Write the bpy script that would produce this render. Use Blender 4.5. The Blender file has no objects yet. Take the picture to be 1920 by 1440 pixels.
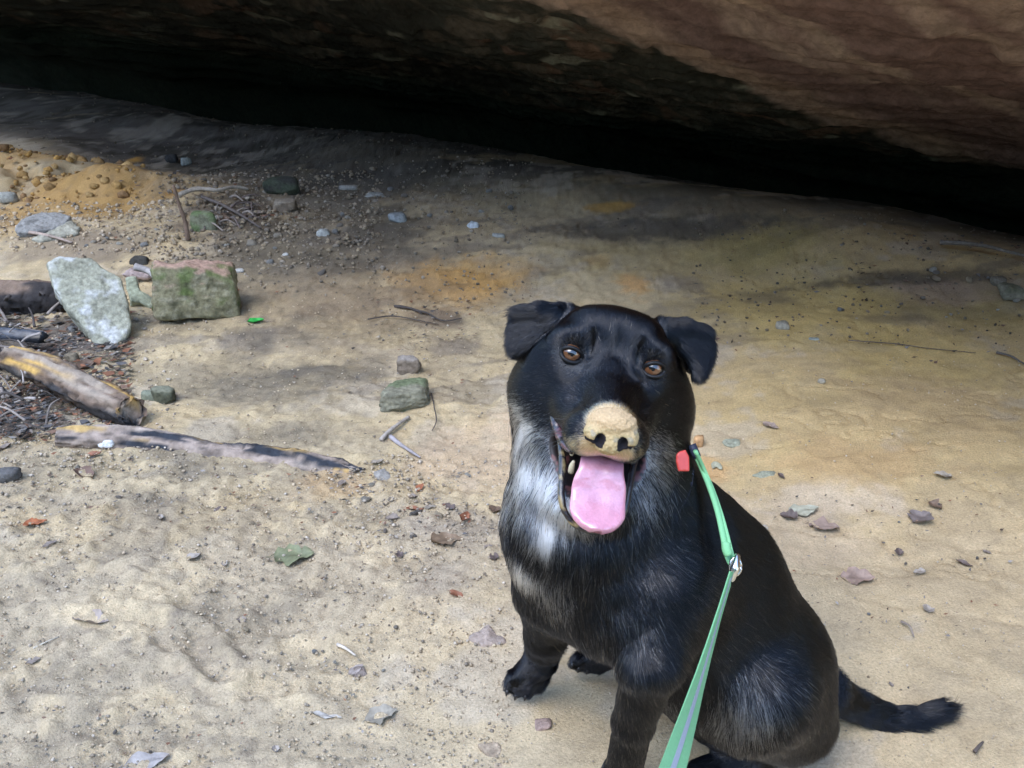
import bpy, math, random
import numpy as np
from mathutils import Vector, Matrix, Euler

random.seed(7)
rng = np.random.default_rng(7)
R = math.radians
scene = bpy.context.scene
COL = scene.collection

# ------------------------------------------------------------------ camera, sky, sun, exposure
CAM_H, PITCH, FPX = 0.90, 25.0, 1884.0          # eye height, tilt below level, focal length in px of a 1920 wide frame
cam_d = bpy.data.cameras.new('camera')
cam = bpy.data.objects.new('camera', cam_d)
COL.objects.link(cam)
cam.location = (0, 0, CAM_H)
cam.rotation_euler = (R(90 - PITCH), 0, 0)
cam_d.sensor_width = 36.0
cam_d.lens = 36.0 * FPX / 1920.0
cam_d.clip_start, cam_d.clip_end = 0.02, 400
cam_d.dof.use_dof = True
cam_d.dof.focus_distance = 0.98
cam_d.dof.aperture_fstop = 45.0
scene.camera = cam

SUN_EL, SUN_AZ = R(56), math.atan2(-0.62, -0.78)   # open sky lies behind and to the left of the camera
world = bpy.data.worlds.new('World')
scene.world = world
world.use_nodes = True
wn = world.node_tree.nodes
sky = wn.new('ShaderNodeTexSky')
sky.sky_type = 'NISHITA'
sky.sun_disc = False
sky.sun_elevation = SUN_EL
sky.sun_rotation = SUN_AZ
sky.dust_density = 0.6
sky.air_density = 1.3
sky.ozone_density = 4.0
world.node_tree.links.new(sky.outputs[0], wn['Background'].inputs['Color'])
wn['Background'].inputs['Strength'].default_value = 0.15
sl = bpy.data.lights.new('sun', 'SUN')
sun = bpy.data.objects.new('sun', sl)
COL.objects.link(sun)
sl.energy = 0.55
sl.angle = R(34)
sl.color = (1.0, 0.96, 0.90)
sd = Vector((math.sin(SUN_AZ) * math.cos(SUN_EL), math.cos(SUN_AZ) * math.cos(SUN_EL), math.sin(SUN_EL)))
sun.rotation_euler = sd.to_track_quat('Z', 'Y').to_euler()
scene.view_settings.view_transform = 'Standard'
scene.view_settings.look = 'None'
scene.view_settings.exposure = 2.22
scene.view_settings.gamma = 1.0
scene.render.engine = 'CYCLES'
scene.cycles.use_denoising = True
scene.cycles.max_bounces = 20
scene.cycles.glossy_bounces = 14
scene.cycles.transmission_bounces = 18
scene.cycles.diffuse_bounces = 5
scene.cycles_curves.shape = 'RIBBONS'
scene.cycles_curves.subdivisions = 2

# ------------------------------------------------------------------ numeric helpers
def _hash(ix, iy, iz, seed):
    with np.errstate(over='ignore'):
        h = ix * np.uint32(374761393) + iy * np.uint32(668265263) + iz * np.uint32(2246822519) + np.uint32((seed * 974634777) & 0xFFFFFFFF)
        h = (h ^ (h >> np.uint32(13))) * np.uint32(1274126177)
        h = (h ^ (h >> np.uint32(16))) * np.uint32(2246822519)
        h = h ^ (h >> np.uint32(15))
    return (h & np.uint32(0xFFFFFF)).astype(np.float32) * np.float32(1 / 16777215.0)

def vnoise(p, seed=0):
    """value noise in -1..1; when the third coordinate is the same everywhere only the plane is looked up"""
    p = np.asarray(p)
    if p.dtype != np.float32: p = p.astype(np.float32)
    fl = np.floor(p); f = p - fl; i = fl.astype(np.int32).astype(np.uint32)
    u = f * f * f * (f * (f * 6 - 15) + 10)
    z = p[..., 2]; flat = z.size > 64 and float(z.ravel()[0]) == float(z.max()) == float(z.min())
    out = np.zeros(p.shape[:-1], np.float32); one = np.uint32(1); zero = np.uint32(0)
    for dz in ((0,) if flat else (0, 1)):
        wz = 1 if flat else (u[..., 2] if dz else 1 - u[..., 2])
        iz = i[..., 2] + (one if dz else zero)
        for dx in (0, 1):
            wx = (u[..., 0] if dx else 1 - u[..., 0]) * wz
            ix = i[..., 0] + (one if dx else zero)
            for dy in (0, 1):
                out += wx * (u[..., 1] if dy else 1 - u[..., 1]) * _hash(ix, i[..., 1] + (one if dy else zero), iz, seed)
    return out * 2 - 1

def fbm(p, seed=0, octs=4, gain=0.5, lac=2.03):
    p = np.asarray(p, float); a = 1.0; s = 0; t = 0
    for o in range(octs):
        s = s + a * vnoise(p, seed + o * 17); t += a
        a *= gain; p = p * lac + 11.3
    return s / t

def sstep(a, b, x):
    t = np.clip((x - a) / (b - a), 0, 1)
    return t * t * (3 - 2 * t)

def lerp(a, b, t): return a + (b - a) * t
def mixc(c, d, t): return c + (np.asarray(d) - c) * t[..., None]

FWD = np.array([0, math.cos(R(PITCH)), -math.sin(R(PITCH))])
UPV = np.array([0, math.sin(R(PITCH)), math.cos(R(PITCH))])
RGT = np.array([1.0, 0, 0])
EYE = np.array([0, 0, CAM_H])

def ray(px, py): return FWD + RGT * (px - 960) / FPX + UPV * (720 - py) / FPX
def P(px, py, d): return EYE + ray(px, py) * d

# cave axis: s grows into the cave, t runs along it
NX, NY = 0.558, 0.830
def s_of(x, y): return (x - 1.6) * NX + (y - 2.97) * NY
def t_of(x, y): return -(x - 1.6) * NY + (y - 2.97) * NX

def ground_h(x, y):
    """Height of the cave floor: gentle swells, a crest at the back of the floor and a hollow behind it."""
    x = np.asarray(x, float); y = np.asarray(y, float)
    q = np.stack([x, y, np.zeros_like(x)], -1)
    s = s_of(x, y); t = t_of(x, y)
    h = 0.045 * vnoise(q * 0.9 + 3.1, 5) + 0.016 * vnoise(q * 3.1, 6)
    near = np.exp(-(((x - 0.28) / 0.42) ** 2 + ((y - 0.98) / 0.3) ** 2))
    h = h * (1 - 0.93 * np.clip(near * 1.5, 0, 1))
    h = h + 0.05 * np.exp(-((s + 0.25 + 0.1 * vnoise(np.stack([t * 1.3, s * 0, s * 0], -1), 3)) / 0.3) ** 2)
    h = h - 0.9 * sstep(0.02, 0.75, s)
    # sandstone swelling at the left
    h = h + 0.10 * np.exp(-(((x + 1.95) / 0.34) ** 2 + ((y - 3.78) / 0.17) ** 2)) + 0.07 * np.exp(-(((x + 1.45) / 0.28) ** 2 + ((y - 3.5) / 0.13) ** 2))
    return h

def G(px, py, lift=0.0):
    """Where the line of sight through a place in the photo meets the floor."""
    z = 0.0
    for _ in range(8):
        r = ray(px, py); d = (CAM_H - z) / max(0.02, -r[2])
        p = EYE + r * d
        z = float(ground_h(p[0], p[1]))
    return np.array([p[0], p[1], z + lift])

def mpp(p):
    """metres per photo pixel at a point"""
    return float(np.dot(np.asarray(p) - EYE, FWD)) / FPX

# ------------------------------------------------------------------ object helpers
def mesh_obj(name, v, f, m, parent=None, off=None, smooth=True, cols=None):
    me = bpy.data.meshes.new(name)
    v = np.asarray(v, float)
    if off is not None: v = v - np.asarray(off)
    if isinstance(f, np.ndarray):
        k = f.shape[1]
        me.vertices.add(len(v)); me.vertices.foreach_set('co', v.astype(np.float32).ravel())
        me.loops.add(f.size); me.loops.foreach_set('vertex_index', f.astype(np.int32).ravel())
        me.polygons.add(len(f))
        me.polygons.foreach_set('loop_start', np.arange(0, f.size, k, dtype=np.int32))
        me.update(calc_edges=True)
    else:
        me.from_pydata([tuple(x) for x in v], [], f); me.update()
    if smooth: me.polygons.foreach_set('use_smooth', np.ones(len(me.polygons), bool))
    if cols is not None:
        at = me.color_attributes.new('col', 'FLOAT_COLOR', 'POINT')
        c = np.ones((len(v), 4), np.float32); c[:, :3] = cols
        at.data.foreach_set('color', c.ravel())
    if m is not None: me.materials.append(m)
    o = bpy.data.objects.new(name, me)
    COL.objects.link(o)
    if parent is not None: o.parent = parent
    return o

def tag(o, label=None, cat=None, group=None, kind=None):
    if label: o['label'] = label
    if cat: o['category'] = cat
    if group: o['group'] = group
    if kind: o['kind'] = kind
    return o

def empty(name, loc, label, cat, group=None):
    o = bpy.data.objects.new(name, None); COL.objects.link(o)
    o.location = tuple(loc); o.empty_display_size = 0.02
    return tag(o, label, cat, group)

def material(name, col=None, attr=False, rough=0.85, var=0.25, scale=60.0, tint=None, bump=0.4, bscale=120.0, bdist=0.002, spec=0.3, coat=0.0, stretch=(1, 1, 1), sss=0.0, metal=0.0):
    m = bpy.data.materials.new(name); m.use_nodes = True
    nt = m.node_tree; N = nt.nodes; L = nt.links
    b = N['Principled BSDF']
    b.inputs['Roughness'].default_value = rough
    b.inputs['Specular IOR Level'].default_value = spec
    b.inputs['Coat Weight'].default_value = coat
    b.inputs['Coat Roughness'].default_value = 0.06
    b.inputs['Metallic'].default_value = metal
    if sss:
        b.inputs['Subsurface Weight'].default_value = sss
        b.inputs['Subsurface Radius'].default_value = (0.006, 0.003, 0.002)
        b.inputs['Subsurface Scale'].default_value = 1.0
    if attr:
        a = N.new('ShaderNodeAttribute'); a.attribute_name = 'col'; src = a.outputs['Color']
    else:
        a = N.new('ShaderNodeRGB'); a.outputs[0].default_value = (*col, 1); src = a.outputs[0]
    tc = N.new('ShaderNodeTexCoord'); mp = N.new('ShaderNodeMapping')
    mp.inputs['Scale'].default_value = stretch
    L.new(tc.outputs['Object'], mp.inputs['Vector'])
    n1 = N.new('ShaderNodeTexNoise'); n1.inputs['Scale'].default_value = scale; n1.inputs['Detail'].default_value = 6; n1.inputs['Roughness'].default_value = 0.65
    L.new(mp.outputs[0], n1.inputs['Vector'])
    rp = N.new('ShaderNodeMapRange'); rp.inputs['From Min'].default_value = 0.3; rp.inputs['From Max'].default_value = 0.7
    rp.inputs['To Min'].default_value = 1 - var; rp.inputs['To Max'].default_value = 1 + var
    L.new(n1.outputs['Fac'], rp.inputs['Value'])
    mu = N.new('ShaderNodeVectorMath'); mu.operation = 'SCALE'
    L.new(src, mu.inputs[0]); L.new(rp.outputs[0], mu.inputs['Scale'])
    out = mu.outputs[0]
    if tint is not None:
        n3 = N.new('ShaderNodeTexNoise'); n3.inputs['Scale'].default_value = scale * 0.37; n3.inputs['Detail'].default_value = 5
        L.new(mp.outputs[0], n3.inputs['Vector'])
        r3 = N.new('ShaderNodeMapRange'); r3.inputs['From Min'].default_value = 0.5; r3.inputs['From Max'].default_value = 0.68; r3.inputs['To Max'].default_value = 0.7
        L.new(n3.outputs['Fac'], r3.inputs['Value'])
        mx = N.new('ShaderNodeMix'); mx.data_type = 'RGBA'
        L.new(r3.outputs[0], mx.inputs['Factor']); L.new(out, mx.inputs['A']); mx.inputs['B'].default_value = (*tint, 1)
        out = mx.outputs['Result']
    L.new(out, b.inputs['Base Color'])
    if bump:
        n2 = N.new('ShaderNodeTexNoise'); n2.inputs['Scale'].default_value = bscale; n2.inputs['Detail'].default_value = 8; n2.inputs['Roughness'].default_value = 0.7
        L.new(mp.outputs[0], n2.inputs['Vector'])
        bp = N.new('ShaderNodeBump'); bp.inputs['Strength'].default_value = bump; bp.inputs['Distance'].default_value = bdist
        L.new(n2.outputs['Fac'], bp.inputs['Height']); L.new(bp.outputs[0], b.inputs['Normal'])
    return m

# ---- implicit surfaces: a field is evaluated on a grid and its zero level turned into one mesh
class Field:
    def __init__(self, lo, hi, h):
        self.lo = np.array(lo, float); self.h = h
        self.n = np.ceil((np.array(hi) - self.lo) / h).astype(int) + 1
        self.v = np.full(self.n, 0.05, np.float32)
    def box(self, lo, hi):
        a = np.clip(np.floor((np.asarray(lo) - self.lo) / self.h).astype(int), 0, self.n)
        b = np.clip(np.ceil((np.asarray(hi) - self.lo) / self.h).astype(int) + 1, 0, self.n)
        if np.any(b <= a): return None
        ax = [(self.lo[i] + self.h * np.arange(a[i], b[i])).astype(np.float32) for i in range(3)]
        g = np.stack(np.meshgrid(*ax, indexing='ij'), -1)
        return (slice(a[0], b[0]), slice(a[1], b[1]), slice(a[2], b[2])), g
    def add(self, prim, k=0.01):
        lo, hi = prim.bounds(k + 0.012)
        r = self.box(lo, hi)
        if r is None: return
        sl_, g = r
        d = prim.d(g); c = self.v[sl_]
        w = np.clip(0.5 + 0.5 * (c - d) / k, 0, 1)
        self.v[sl_] = c + (d - c) * w - k * w * (1 - w)
    def sub(self, prim, k=0.004):
        lo, hi = prim.bounds(k + 0.006)
        r = self.box(lo, hi)
        if r is None: return
        sl_, g = r
        d = -prim.d(g); c = self.v[sl_]
        w = np.clip(0.5 - 0.5 * (c - d) / k, 0, 1)
        self.v[sl_] = c + (d - c) * w + k * w * (1 - w)
    def mesh(self, relax=1):
        v = self.v; neg = v < 0
        cnt = np.zeros(np.array(v.shape) - 1, np.uint8)
        for i in (0, 1):
            for j in (0, 1):
                for k in (0, 1):
                    cnt += neg[i:v.shape[0] - 1 + i, j:v.shape[1] - 1 + j, k:v.shape[2] - 1 + k]
        act = (cnt > 0) & (cnt < 8)
        cells = np.argwhere(act)
        idm = np.full(act.shape, -1, np.int32); idm[act] = np.arange(len(cells))
        acc = np.zeros((len(cells), 3)); m = np.zeros(len(cells))
        corners = [(i, j, k) for i in (0, 1) for j in (0, 1) for k in (0, 1)]
        cv = {c: v[cells[:, 0] + c[0], cells[:, 1] + c[1], cells[:, 2] + c[2]] for c in corners}
        for a in corners:
            for ax in range(3):
                if a[ax] == 0:
                    b = list(a); b[ax] = 1; b = tuple(b)
                    va, vb = cv[a], cv[b]
                    x = (va < 0) != (vb < 0)
                    t = np.where(x, va / np.where(x, va - vb, 1), 0)
                    p = np.tile(np.array(a, float), (len(cells), 1)); p[:, ax] = t
                    acc[x] += p[x]; m[x] += 1
        verts = self.lo + self.h * (cells + acc / m[:, None])
        faces = []
        for ax in range(3):
            o1, o2 = [(1, 2), (2, 0), (0, 1)][ax]
            sa = [slice(None)] * 3; sb = [slice(None)] * 3
            sa[ax] = slice(0, -1); sb[ax] = slice(1, None)
            ch = neg[tuple(sa)] != neg[tuple(sb)]
            e = np.argwhere(ch)
            ok = (e[:, o1] > 0) & (e[:, o2] > 0) & (e[:, o1] < v.shape[o1] - 1) & (e[:, o2] < v.shape[o2] - 1)
            e = e[ok]
            q = []
            for (u, w) in ((0, 0), (1, 0), (1, 1), (0, 1)):
                c = e.copy(); c[:, o1] -= u; c[:, o2] -= w
                q.append(idm[c[:, 0], c[:, 1], c[:, 2]])
            q = np.stack(q, 1)
            inside = neg[e[:, 0], e[:, 1], e[:, 2]]
            q[~inside] = q[~inside][:, ::-1]
            faces.append(q)
        faces = np.concatenate(faces)
        faces = faces[(faces >= 0).all(1)]
        for _ in range(relax):
            s = np.zeros_like(verts); n = np.zeros(len(verts))
            for i in range(4):
                a, b = faces[:, i], faces[:, (i + 1) % 4]
                for c in range(3):
                    s[:, c] += np.bincount(a, verts[b, c], len(verts)) + np.bincount(b, verts[a, c], len(verts))
                n += np.bincount(a, minlength=len(verts)) + np.bincount(b, minlength=len(verts))
            n[n == 0] = 1
            verts = verts * 0.45 + 0.55 * s / n[:, None]
        return verts, faces

class Cone:
    """capsule whose radius runs from ra to rb"""
    def __init__(self, a, b, ra, rb): self.a, self.b, self.ra, self.rb = np.asarray(a, np.float32), np.asarray(b, np.float32), ra, rb
    def bounds(self, m):
        return np.minimum(self.a - self.ra, self.b - self.rb) - m, np.maximum(self.a + self.ra, self.b + self.rb) + m
    def d(self, p):
        ab = self.b - self.a; q = p - self.a
        t = np.clip((q @ ab) / max(1e-12, float(ab @ ab)), 0, 1)
        q = q - t[..., None] * ab
        return np.sqrt((q * q).sum(-1)) - (self.ra + (self.rb - self.ra) * t)
class Ell:
    """ellipsoid; axes = rows of a rotation matrix"""
    def __init__(self, c, r, axes=np.eye(3)): self.c, self.r, self.A = np.asarray(c, np.float32), np.asarray(r, np.float32), np.asarray(axes, np.float32)
    def bounds(self, m):
        R_ = float(self.r.max()); return self.c - R_ - m, self.c + R_ + m
    def d(self, p):
        q = (p - self.c) @ self.A.T
        a = q / self.r; b = q / (self.r ** 2)
        k0 = np.sqrt((a * a).sum(-1)); k1 = np.sqrt((b * b).sum(-1)) + 1e-9
        return k0 * (k0 - 1) / k1
class Prism:
    """polygon in the plane (A0, A1) through c, extruded along A2 by +-th, rounded by rr"""
    def __init__(self, c, axes, poly, th, rr, noise=None):
        self.c, self.A = np.asarray(c, np.float32), np.asarray(axes, np.float32); self.poly = np.asarray(poly, np.float32)
        self.th, self.rr, self.noise = th, rr, noise
    def bounds(self, m):
        c3 = np.array([[x, y, z] for x, y in self.poly for z in (-self.th, self.th)]) @ self.A + self.c
        return c3.min(0) - m - self.rr, c3.max(0) + m + self.rr
    def d(self, p):
        q = (p - self.c) @ self.A.T
        x, y = q[..., 0], q[..., 1]; P_ = self.poly; n = len(P_)
        dd = np.full(x.shape, 1e9, np.float32); sg = np.ones(x.shape, np.float32)
        for i in range(n):
            a = P_[i]; b = P_[i - 1]; ex, ey = b - a
            wx, wy = x - a[0], y - a[1]
            t = np.clip((wx * ex + wy * ey) / (ex * ex + ey * ey), 0, 1)
            bx, by = wx - ex * t, wy - ey * t
            dd = np.minimum(dd, bx * bx + by * by)
            c1 = y >= a[1]; c2 = y < b[1]; c3 = ex * wy > ey * wx
            sg = np.where((c1 & c2 & c3) | (~c1 & ~c2 & ~c3), -sg, sg)
        d2 = sg * np.sqrt(dd) + self.rr; dz = np.abs(q[..., 2]) - self.th + self.rr
        d = np.minimum(np.maximum(d2, dz), 0) + np.sqrt(np.maximum(d2, 0) ** 2 + np.maximum(dz, 0) ** 2) - self.rr
        if self.noise: d = d + self.noise(p)
        return d

def tube(pts, rad, seg=10, noise=0.0, nscale=30, seed=0, close=True, flat=1.0, resamp=None):
    """swept tube along a polyline with its own end caps"""
    pts = np.asarray(pts, float); rad = np.asarray(rad, float) * np.ones(len(pts))
    if resamp:
        u = np.linspace(0, len(pts) - 1, resamp); i0 = np.arange(len(pts))
        def cr(c):
            out = []
            for x in u:
                i = min(int(x), len(c) - 2); t = x - i
                p0, p1, p2, p3 = c[max(i - 1, 0)], c[i], c[i + 1], c[min(i + 2, len(c) - 1)]
                out.append(0.5 * (2 * p1 + (p2 - p0) * t + (2 * p0 - 5 * p1 + 4 * p2 - p3) * t * t + (3 * p1 - p0 - 3 * p2 + p3) * t ** 3))
            return np.array(out)
        rad = np.interp(u, i0, rad); pts = cr(pts)
    n = len(pts); T = np.gradient(pts, axis=0); T /= np.linalg.norm(T, axis=1)[:, None] + 1e-12
    up = np.array([0, 0, 1.0]) if abs(T[0, 2]) < 0.9 else np.array([1.0, 0, 0])
    V = []; 
    for i in range(n):
        side = np.cross(T[i], up); side /= np.linalg.norm(side) + 1e-12
        nn = np.cross(side, T[i]); up = nn
        a = np.linspace(0, 2 * math.pi, seg, endpoint=False)
        V.append(pts[i] + rad[i] * (np.cos(a)[:, None] * side + flat * np.sin(a)[:, None] * nn))
    V = np.concatenate(V)
    if noise:
        c = np.repeat(pts, seg, 0); dv = V - c
        V = c + dv * (1 + noise * fbm(V * nscale, seed, 3)[:, None])
    F = []
    for i in range(n - 1):
        for j in range(seg):
            F.append((i * seg + j, i * seg + (j + 1) % seg, (i + 1) * seg + (j + 1) % seg, (i + 1) * seg + j))
    if close:
        F.append(tuple(range(seg))[::-1]); F.append(tuple((n - 1) * seg + j for j in range(seg)))
    return V, F

def join(parts):
    V = []; F = []; o = 0
    for v, f in parts:
        V.append(np.asarray(v)); F += [tuple(i + o for i in q) for q in f]; o += len(v)
    return np.concatenate(V), F

_ico = {}
def ico(sub):
    if sub not in _ico:
        import bmesh
        bm = bmesh.new(); bmesh.ops.create_icosphere(bm, subdivisions=sub, radius=1)
        bm.verts.ensure_lookup_table()
        _ico[sub] = (np.array([v.co[:] for v in bm.verts]), np.array([[l.index for l in f.verts] for f in bm.faces])); bm.free()
    return _ico[sub]

def rock_shape(dims, seed, sub=4, planes=11, rough=0.06, soft=14.0):
    """an angular stone: unit directions cut back to a set of random planes, then roughened"""
    r = np.random.default_rng(seed); d, f = ico(sub)
    n = r.normal(size=(planes, 3)); n /= np.linalg.norm(n, axis=1)[:, None]
    n = np.concatenate([n, [[0, 0, 1], [0, 0, -1], [1, 0, 0.1], [-1, 0, 0], [0, 1, 0], [0, -1, 0.15]]])
    off = r.uniform(0.72, 1.0, len(n))
    q = np.maximum(d @ n.T, 1e-4) / off
    rad = 1 / (np.power(np.power(q, soft).sum(1), 1 / soft))
    v = d * rad[:, None]
    v = v * (1 + rough * fbm(v * 3.2 + seed * 1.7, seed, 4, 0.6))[:, None]
    return v * np.asarray(dims) / 2, f

# ------------------------------------------------------------------ the setting: floor, overhanging roof, added slope outside that blocks low sky
def axis_grid(lo, hi, f0, f1, h, grow):
    a = list(np.arange(f0, f1, h)); st = h
    x = f1
    while x < hi: a.append(x); st *= grow; x += st
    a.append(hi); st = h; x = f0 - h; b = []
    while x > lo: b.append(x); st *= grow; x -= st
    b.append(lo)
    return np.array(b[::-1] + a)

PATCH = [  # places in the floor with a colour of their own: centre, half width and half height as the photo shows them
    (860, 530, 130, 48, (.62, .36, .12), .85), (1190, 530, 34, 26, (.66, .38, .15), .8), (1118, 488, 28, 14, (.6, .38, .16), .7),
    (1145, 388, 50, 10, (.55, .32, .08), .8), (960, 500, 60, 26, (.55, .36, .16), .5),
    (160, 340, 120, 46, (.48, .29, .10), .85), (40, 312, 60, 24, (.48, .31, .13), .75), (252, 300, 16, 8, (.55, .30, .07), .9), (330, 358, 22, 9, (.45, .24, .07), .7),
    (905, 860, 150, 70, (.58, .43, .28), .7), (1310, 880, 60, 26, (.62, .36, .16), .6), (1600, 860, 190, 50, (.55, .36, .18), .5), (1760, 760, 200, 70, (.52, .37, .19), .5),
    (1420, 470, 150, 50, (.40, .31, .10), .6), (1800, 590, 160, 50, (.36, .27, .10), .6), (1750, 545, 140, 28, (.36, .26, .19), .6),
    (1540, 940, 160, 40, (.60, .50, .40), .5), (1480, 1010, 180, 60, (.55, .43, .30), .5), (620, 905, 80, 30, (.50, .33, .18), .5),
    (1500, 570, 230, 70, (.56, .41, .15), .75), (1250, 480, 200, 50, (.50, .38, .17), .6), (1700, 660, 220, 60, (.56, .41, .16), .6),
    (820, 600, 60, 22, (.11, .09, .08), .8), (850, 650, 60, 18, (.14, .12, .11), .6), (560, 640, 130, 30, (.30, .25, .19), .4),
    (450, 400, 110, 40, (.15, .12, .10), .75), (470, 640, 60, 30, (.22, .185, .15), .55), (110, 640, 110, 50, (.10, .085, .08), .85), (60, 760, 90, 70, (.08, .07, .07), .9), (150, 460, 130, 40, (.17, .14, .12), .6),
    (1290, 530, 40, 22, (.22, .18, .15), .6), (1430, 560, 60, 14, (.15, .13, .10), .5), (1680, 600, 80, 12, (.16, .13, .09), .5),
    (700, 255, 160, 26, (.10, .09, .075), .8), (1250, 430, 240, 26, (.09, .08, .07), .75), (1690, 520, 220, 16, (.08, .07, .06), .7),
    (740, 560, 200, 60, (.40, .28, .16), .4), (600, 540, 120, 40, (.36, .28, .18), .4), (420, 1210, 90, 40, (.34, .27, .18), .4), (700, 640, 140, 50, (.33, .26, .16), .4),
    (830, 1090, 70, 50, (.30, .25, .20), .5), (850, 990, 100, 36, (.36, .30, .24), .5),
]
def patch_w(x, y, px, py, rx, ry, seed):
    c = G(px, py); a = G(px - rx, py); u = G(px, py - ry); b = G(px, py + ry)
    wx = max(0.02, abs(c[0] - a[0])); wy = max(0.02, (u[1] - b[1]) / 2)
    r = np.hypot((x - c[0]) / wx, (y - c[1]) / wy); out = np.zeros(len(x)); m = np.nonzero(r < 1.75)[0]
    q = np.stack([x[m], y[m], 0 * x[m]], -1)
    d = r[m] + 0.55 * 1.35 * fbm(q * (0.9 / max(0.1, min(wx, wy))) * 2.2, seed, 6, 0.68)
    out[m] = 1 - sstep(0.45, 1.25, d)
    return out

def build_ground():
    xs = axis_grid(-9, 9, -1.25, 1.1, 0.0058, 1.02)
    ys = axis_grid(-6, 9, 0.72, 1.9, 0.0052, 1.010)
    X, Y = np.meshgrid(xs, ys, indexing='ij'); x, y = X.ravel(), Y.ravel()
    s, t = s_of(x, y), t_of(x, y); q = np.stack([x, y, 0 * x], -1)
    h = ground_h(x, y)
    # crumbly soil on the left, smooth washed clay on the right
    w = x - 0.30 * (y - 1.0) + 0.12 * vnoise(q * 2.2, 31)
    crumb = 1 - sstep(-0.45, 0.12, w)
    crumb = np.maximum(crumb * (1 - sstep(1.35, 1.75, y) * 0.5), 0.8 * sstep(2.6, 3.0, y) * (1 - sstep(-0.6, 0.2, x)) * (1 - sstep(0.0, .3, s)))
    n1 = fbm(q * 14, 41, 4); n2 = fbm(q * 46, 42, 3, 0.6); n3 = fbm(q * 100, 47, 2)
    lumps = np.maximum(0, vnoise(q * 60, 43)) ** 1.5 + 0.7 * np.maximum(0, vnoise(q * 105 + 3, 44)) ** 1.5
    flow = fbm(np.stack([x * 2.5 + y * 1.2, y * 9 - x * 2, 0 * x], -1), 45, 4)
    dogpad = np.exp(-(((x - 0.28) / 0.45) ** 2 + ((y - 0.98) / 0.25) ** 2) * 1.2)
    h = h + (0.0065 * n1 + 0.0035 * n2) * (0.35 + 0.65 * crumb) * (1 - 0.5 * dogpad) + crumb * (0.0078 * lumps + .0030 * n3) * (1 - 0.6 * sstep(2, 4, y)) + 0.0065 * flow * (1 - .8 * sstep(2.4, 3.8, y)) * (1 - crumb) * (1 - 0.8 * dogpad)
    pits = sstep(0.34, 0.5, vnoise(q * 17 + 7, 46)) * (0.4 + 0.6 * crumb); h -= 0.004 * pits
    mound = np.exp(-(((x + 1.75) / 0.6) ** 2 + ((y - 3.62) / 0.26) ** 2))
    h += mound * (.045 * fbm(q * 7, 49, 4, .6) - .03 * sstep(.25, .5, vnoise(q * 11 + 2, 56)))
    # little broken ledges and cracks, as in trodden clay
    rid = np.abs(fbm(q * np.array([5.5, 8, 1]) + 1.3, 48, 3)); h -= 0.0045 * (1 - sstep(0.0, 0.035, rid)) * (1 - dogpad)
    # boot and paw prints in the soil at the left
    for (px, py, lx, ly, rot, dep) in ((330, 1195, .075, .034, -.5, .011), (395, 1245, .05, .025, -.7, .009), (520, 1290, .045, .03, .2, .005), (560, 1160, .06, .03, .4, .006), (640, 1400, .06, .03, 0, .004)):
        c = G(px, py); dx, dy = x - c[0], y - c[1]
        u = (dx * math.cos(rot) + dy * math.sin(rot)) / lx; v = (-dx * math.sin(rot) + dy * math.cos(rot)) / ly
        r = np.sqrt(u * u + v * v) + 0.18 * n1
        h += -dep * (1 - sstep(0.6, 1.05, r)) + 0.35 * dep * np.exp(-((r - 1.25) / 0.2) ** 2)
    # colours
    c = np.tile(np.array([.56, .445, .285]), (len(x), 1))
    right = sstep(-0.2, 0.45, x - 0.25 * (y - 1) + 0.25 * fbm(q * 1.7, 51, 4))
    far = sstep(1.25, 1.7, y + 0.2 * fbm(q * 2, 50, 3))
    c = mixc(c, (.54, .415, .25), right * 0.8)
    c = mixc(c, (.54, .40, .20), right * far)
    c = mixc(c, (.52, .415, .25), (1 - right) * far * 0.8)
    sd = s - .24 * (1 - sstep(.3, 1.8, t)) + .44 * sstep(1.4, 2.8, t)  # next two mixes: dark back soil, deepened with painted cave shade
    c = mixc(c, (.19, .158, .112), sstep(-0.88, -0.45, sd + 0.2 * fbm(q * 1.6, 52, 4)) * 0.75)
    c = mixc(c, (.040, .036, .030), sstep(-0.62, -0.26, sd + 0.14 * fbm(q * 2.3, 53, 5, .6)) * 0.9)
    c = mixc(c, (.13, .09, .05), np.clip(mound * 1.3, 0, 1) * sstep(.2, .45, fbm(q * 9, 60, 4)) * .0)
    streak = fbm(np.stack([x * 1.6 + y * 0.5, y * 5 - x * 1.8, 0 * x], -1), 54, 5, 0.6)
    c = mixc(c, (.15, .13, .11), sstep(0.18, 0.27, streak) * 0.5 * sstep(1.2, 1.8, y))
    c = mixc(c, (.50, .37, .20), sstep(0.18, 0.4, -streak) * 0.4)
    n5 = fbm(q * 7, 55, 5, 0.62)
    c = mixc(c, (.24, .21, .18), sstep(0.15, 0.27, n5) * 0.3 * (0.4 + 0.6 * crumb))
    c = mixc(c, (.50, .43, .34), sstep(0.12, 0.35, -n5) * 0.45)
    for i, (px, py, rx, ry, k, a) in enumerate(PATCH):
        c = mixc(c, k, patch_w(x, y, px, py, rx, ry, 60 + i) * a)
    spk = sstep(0.42, 0.6, vnoise(q * 85, 57)) * 0.6 + sstep(0.45, 0.6, vnoise(q * 38 + 5, 58)) * 0.5
    c = mixc(c, (.12, .10, .09), np.clip(spk, 0, 1) * (0.12 + 0.25 * crumb))
    c = c * (1 + 0.16 * n1 + 0.10 * n2)[:, None]
    nx, ny = len(xs), len(ys)
    I = np.arange(nx * ny).reshape(nx, ny)
    f = np.stack([I[:-1, :-1], I[1:, :-1], I[1:, 1:], I[:-1, 1:]], -1).reshape(-1, 4)
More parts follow.
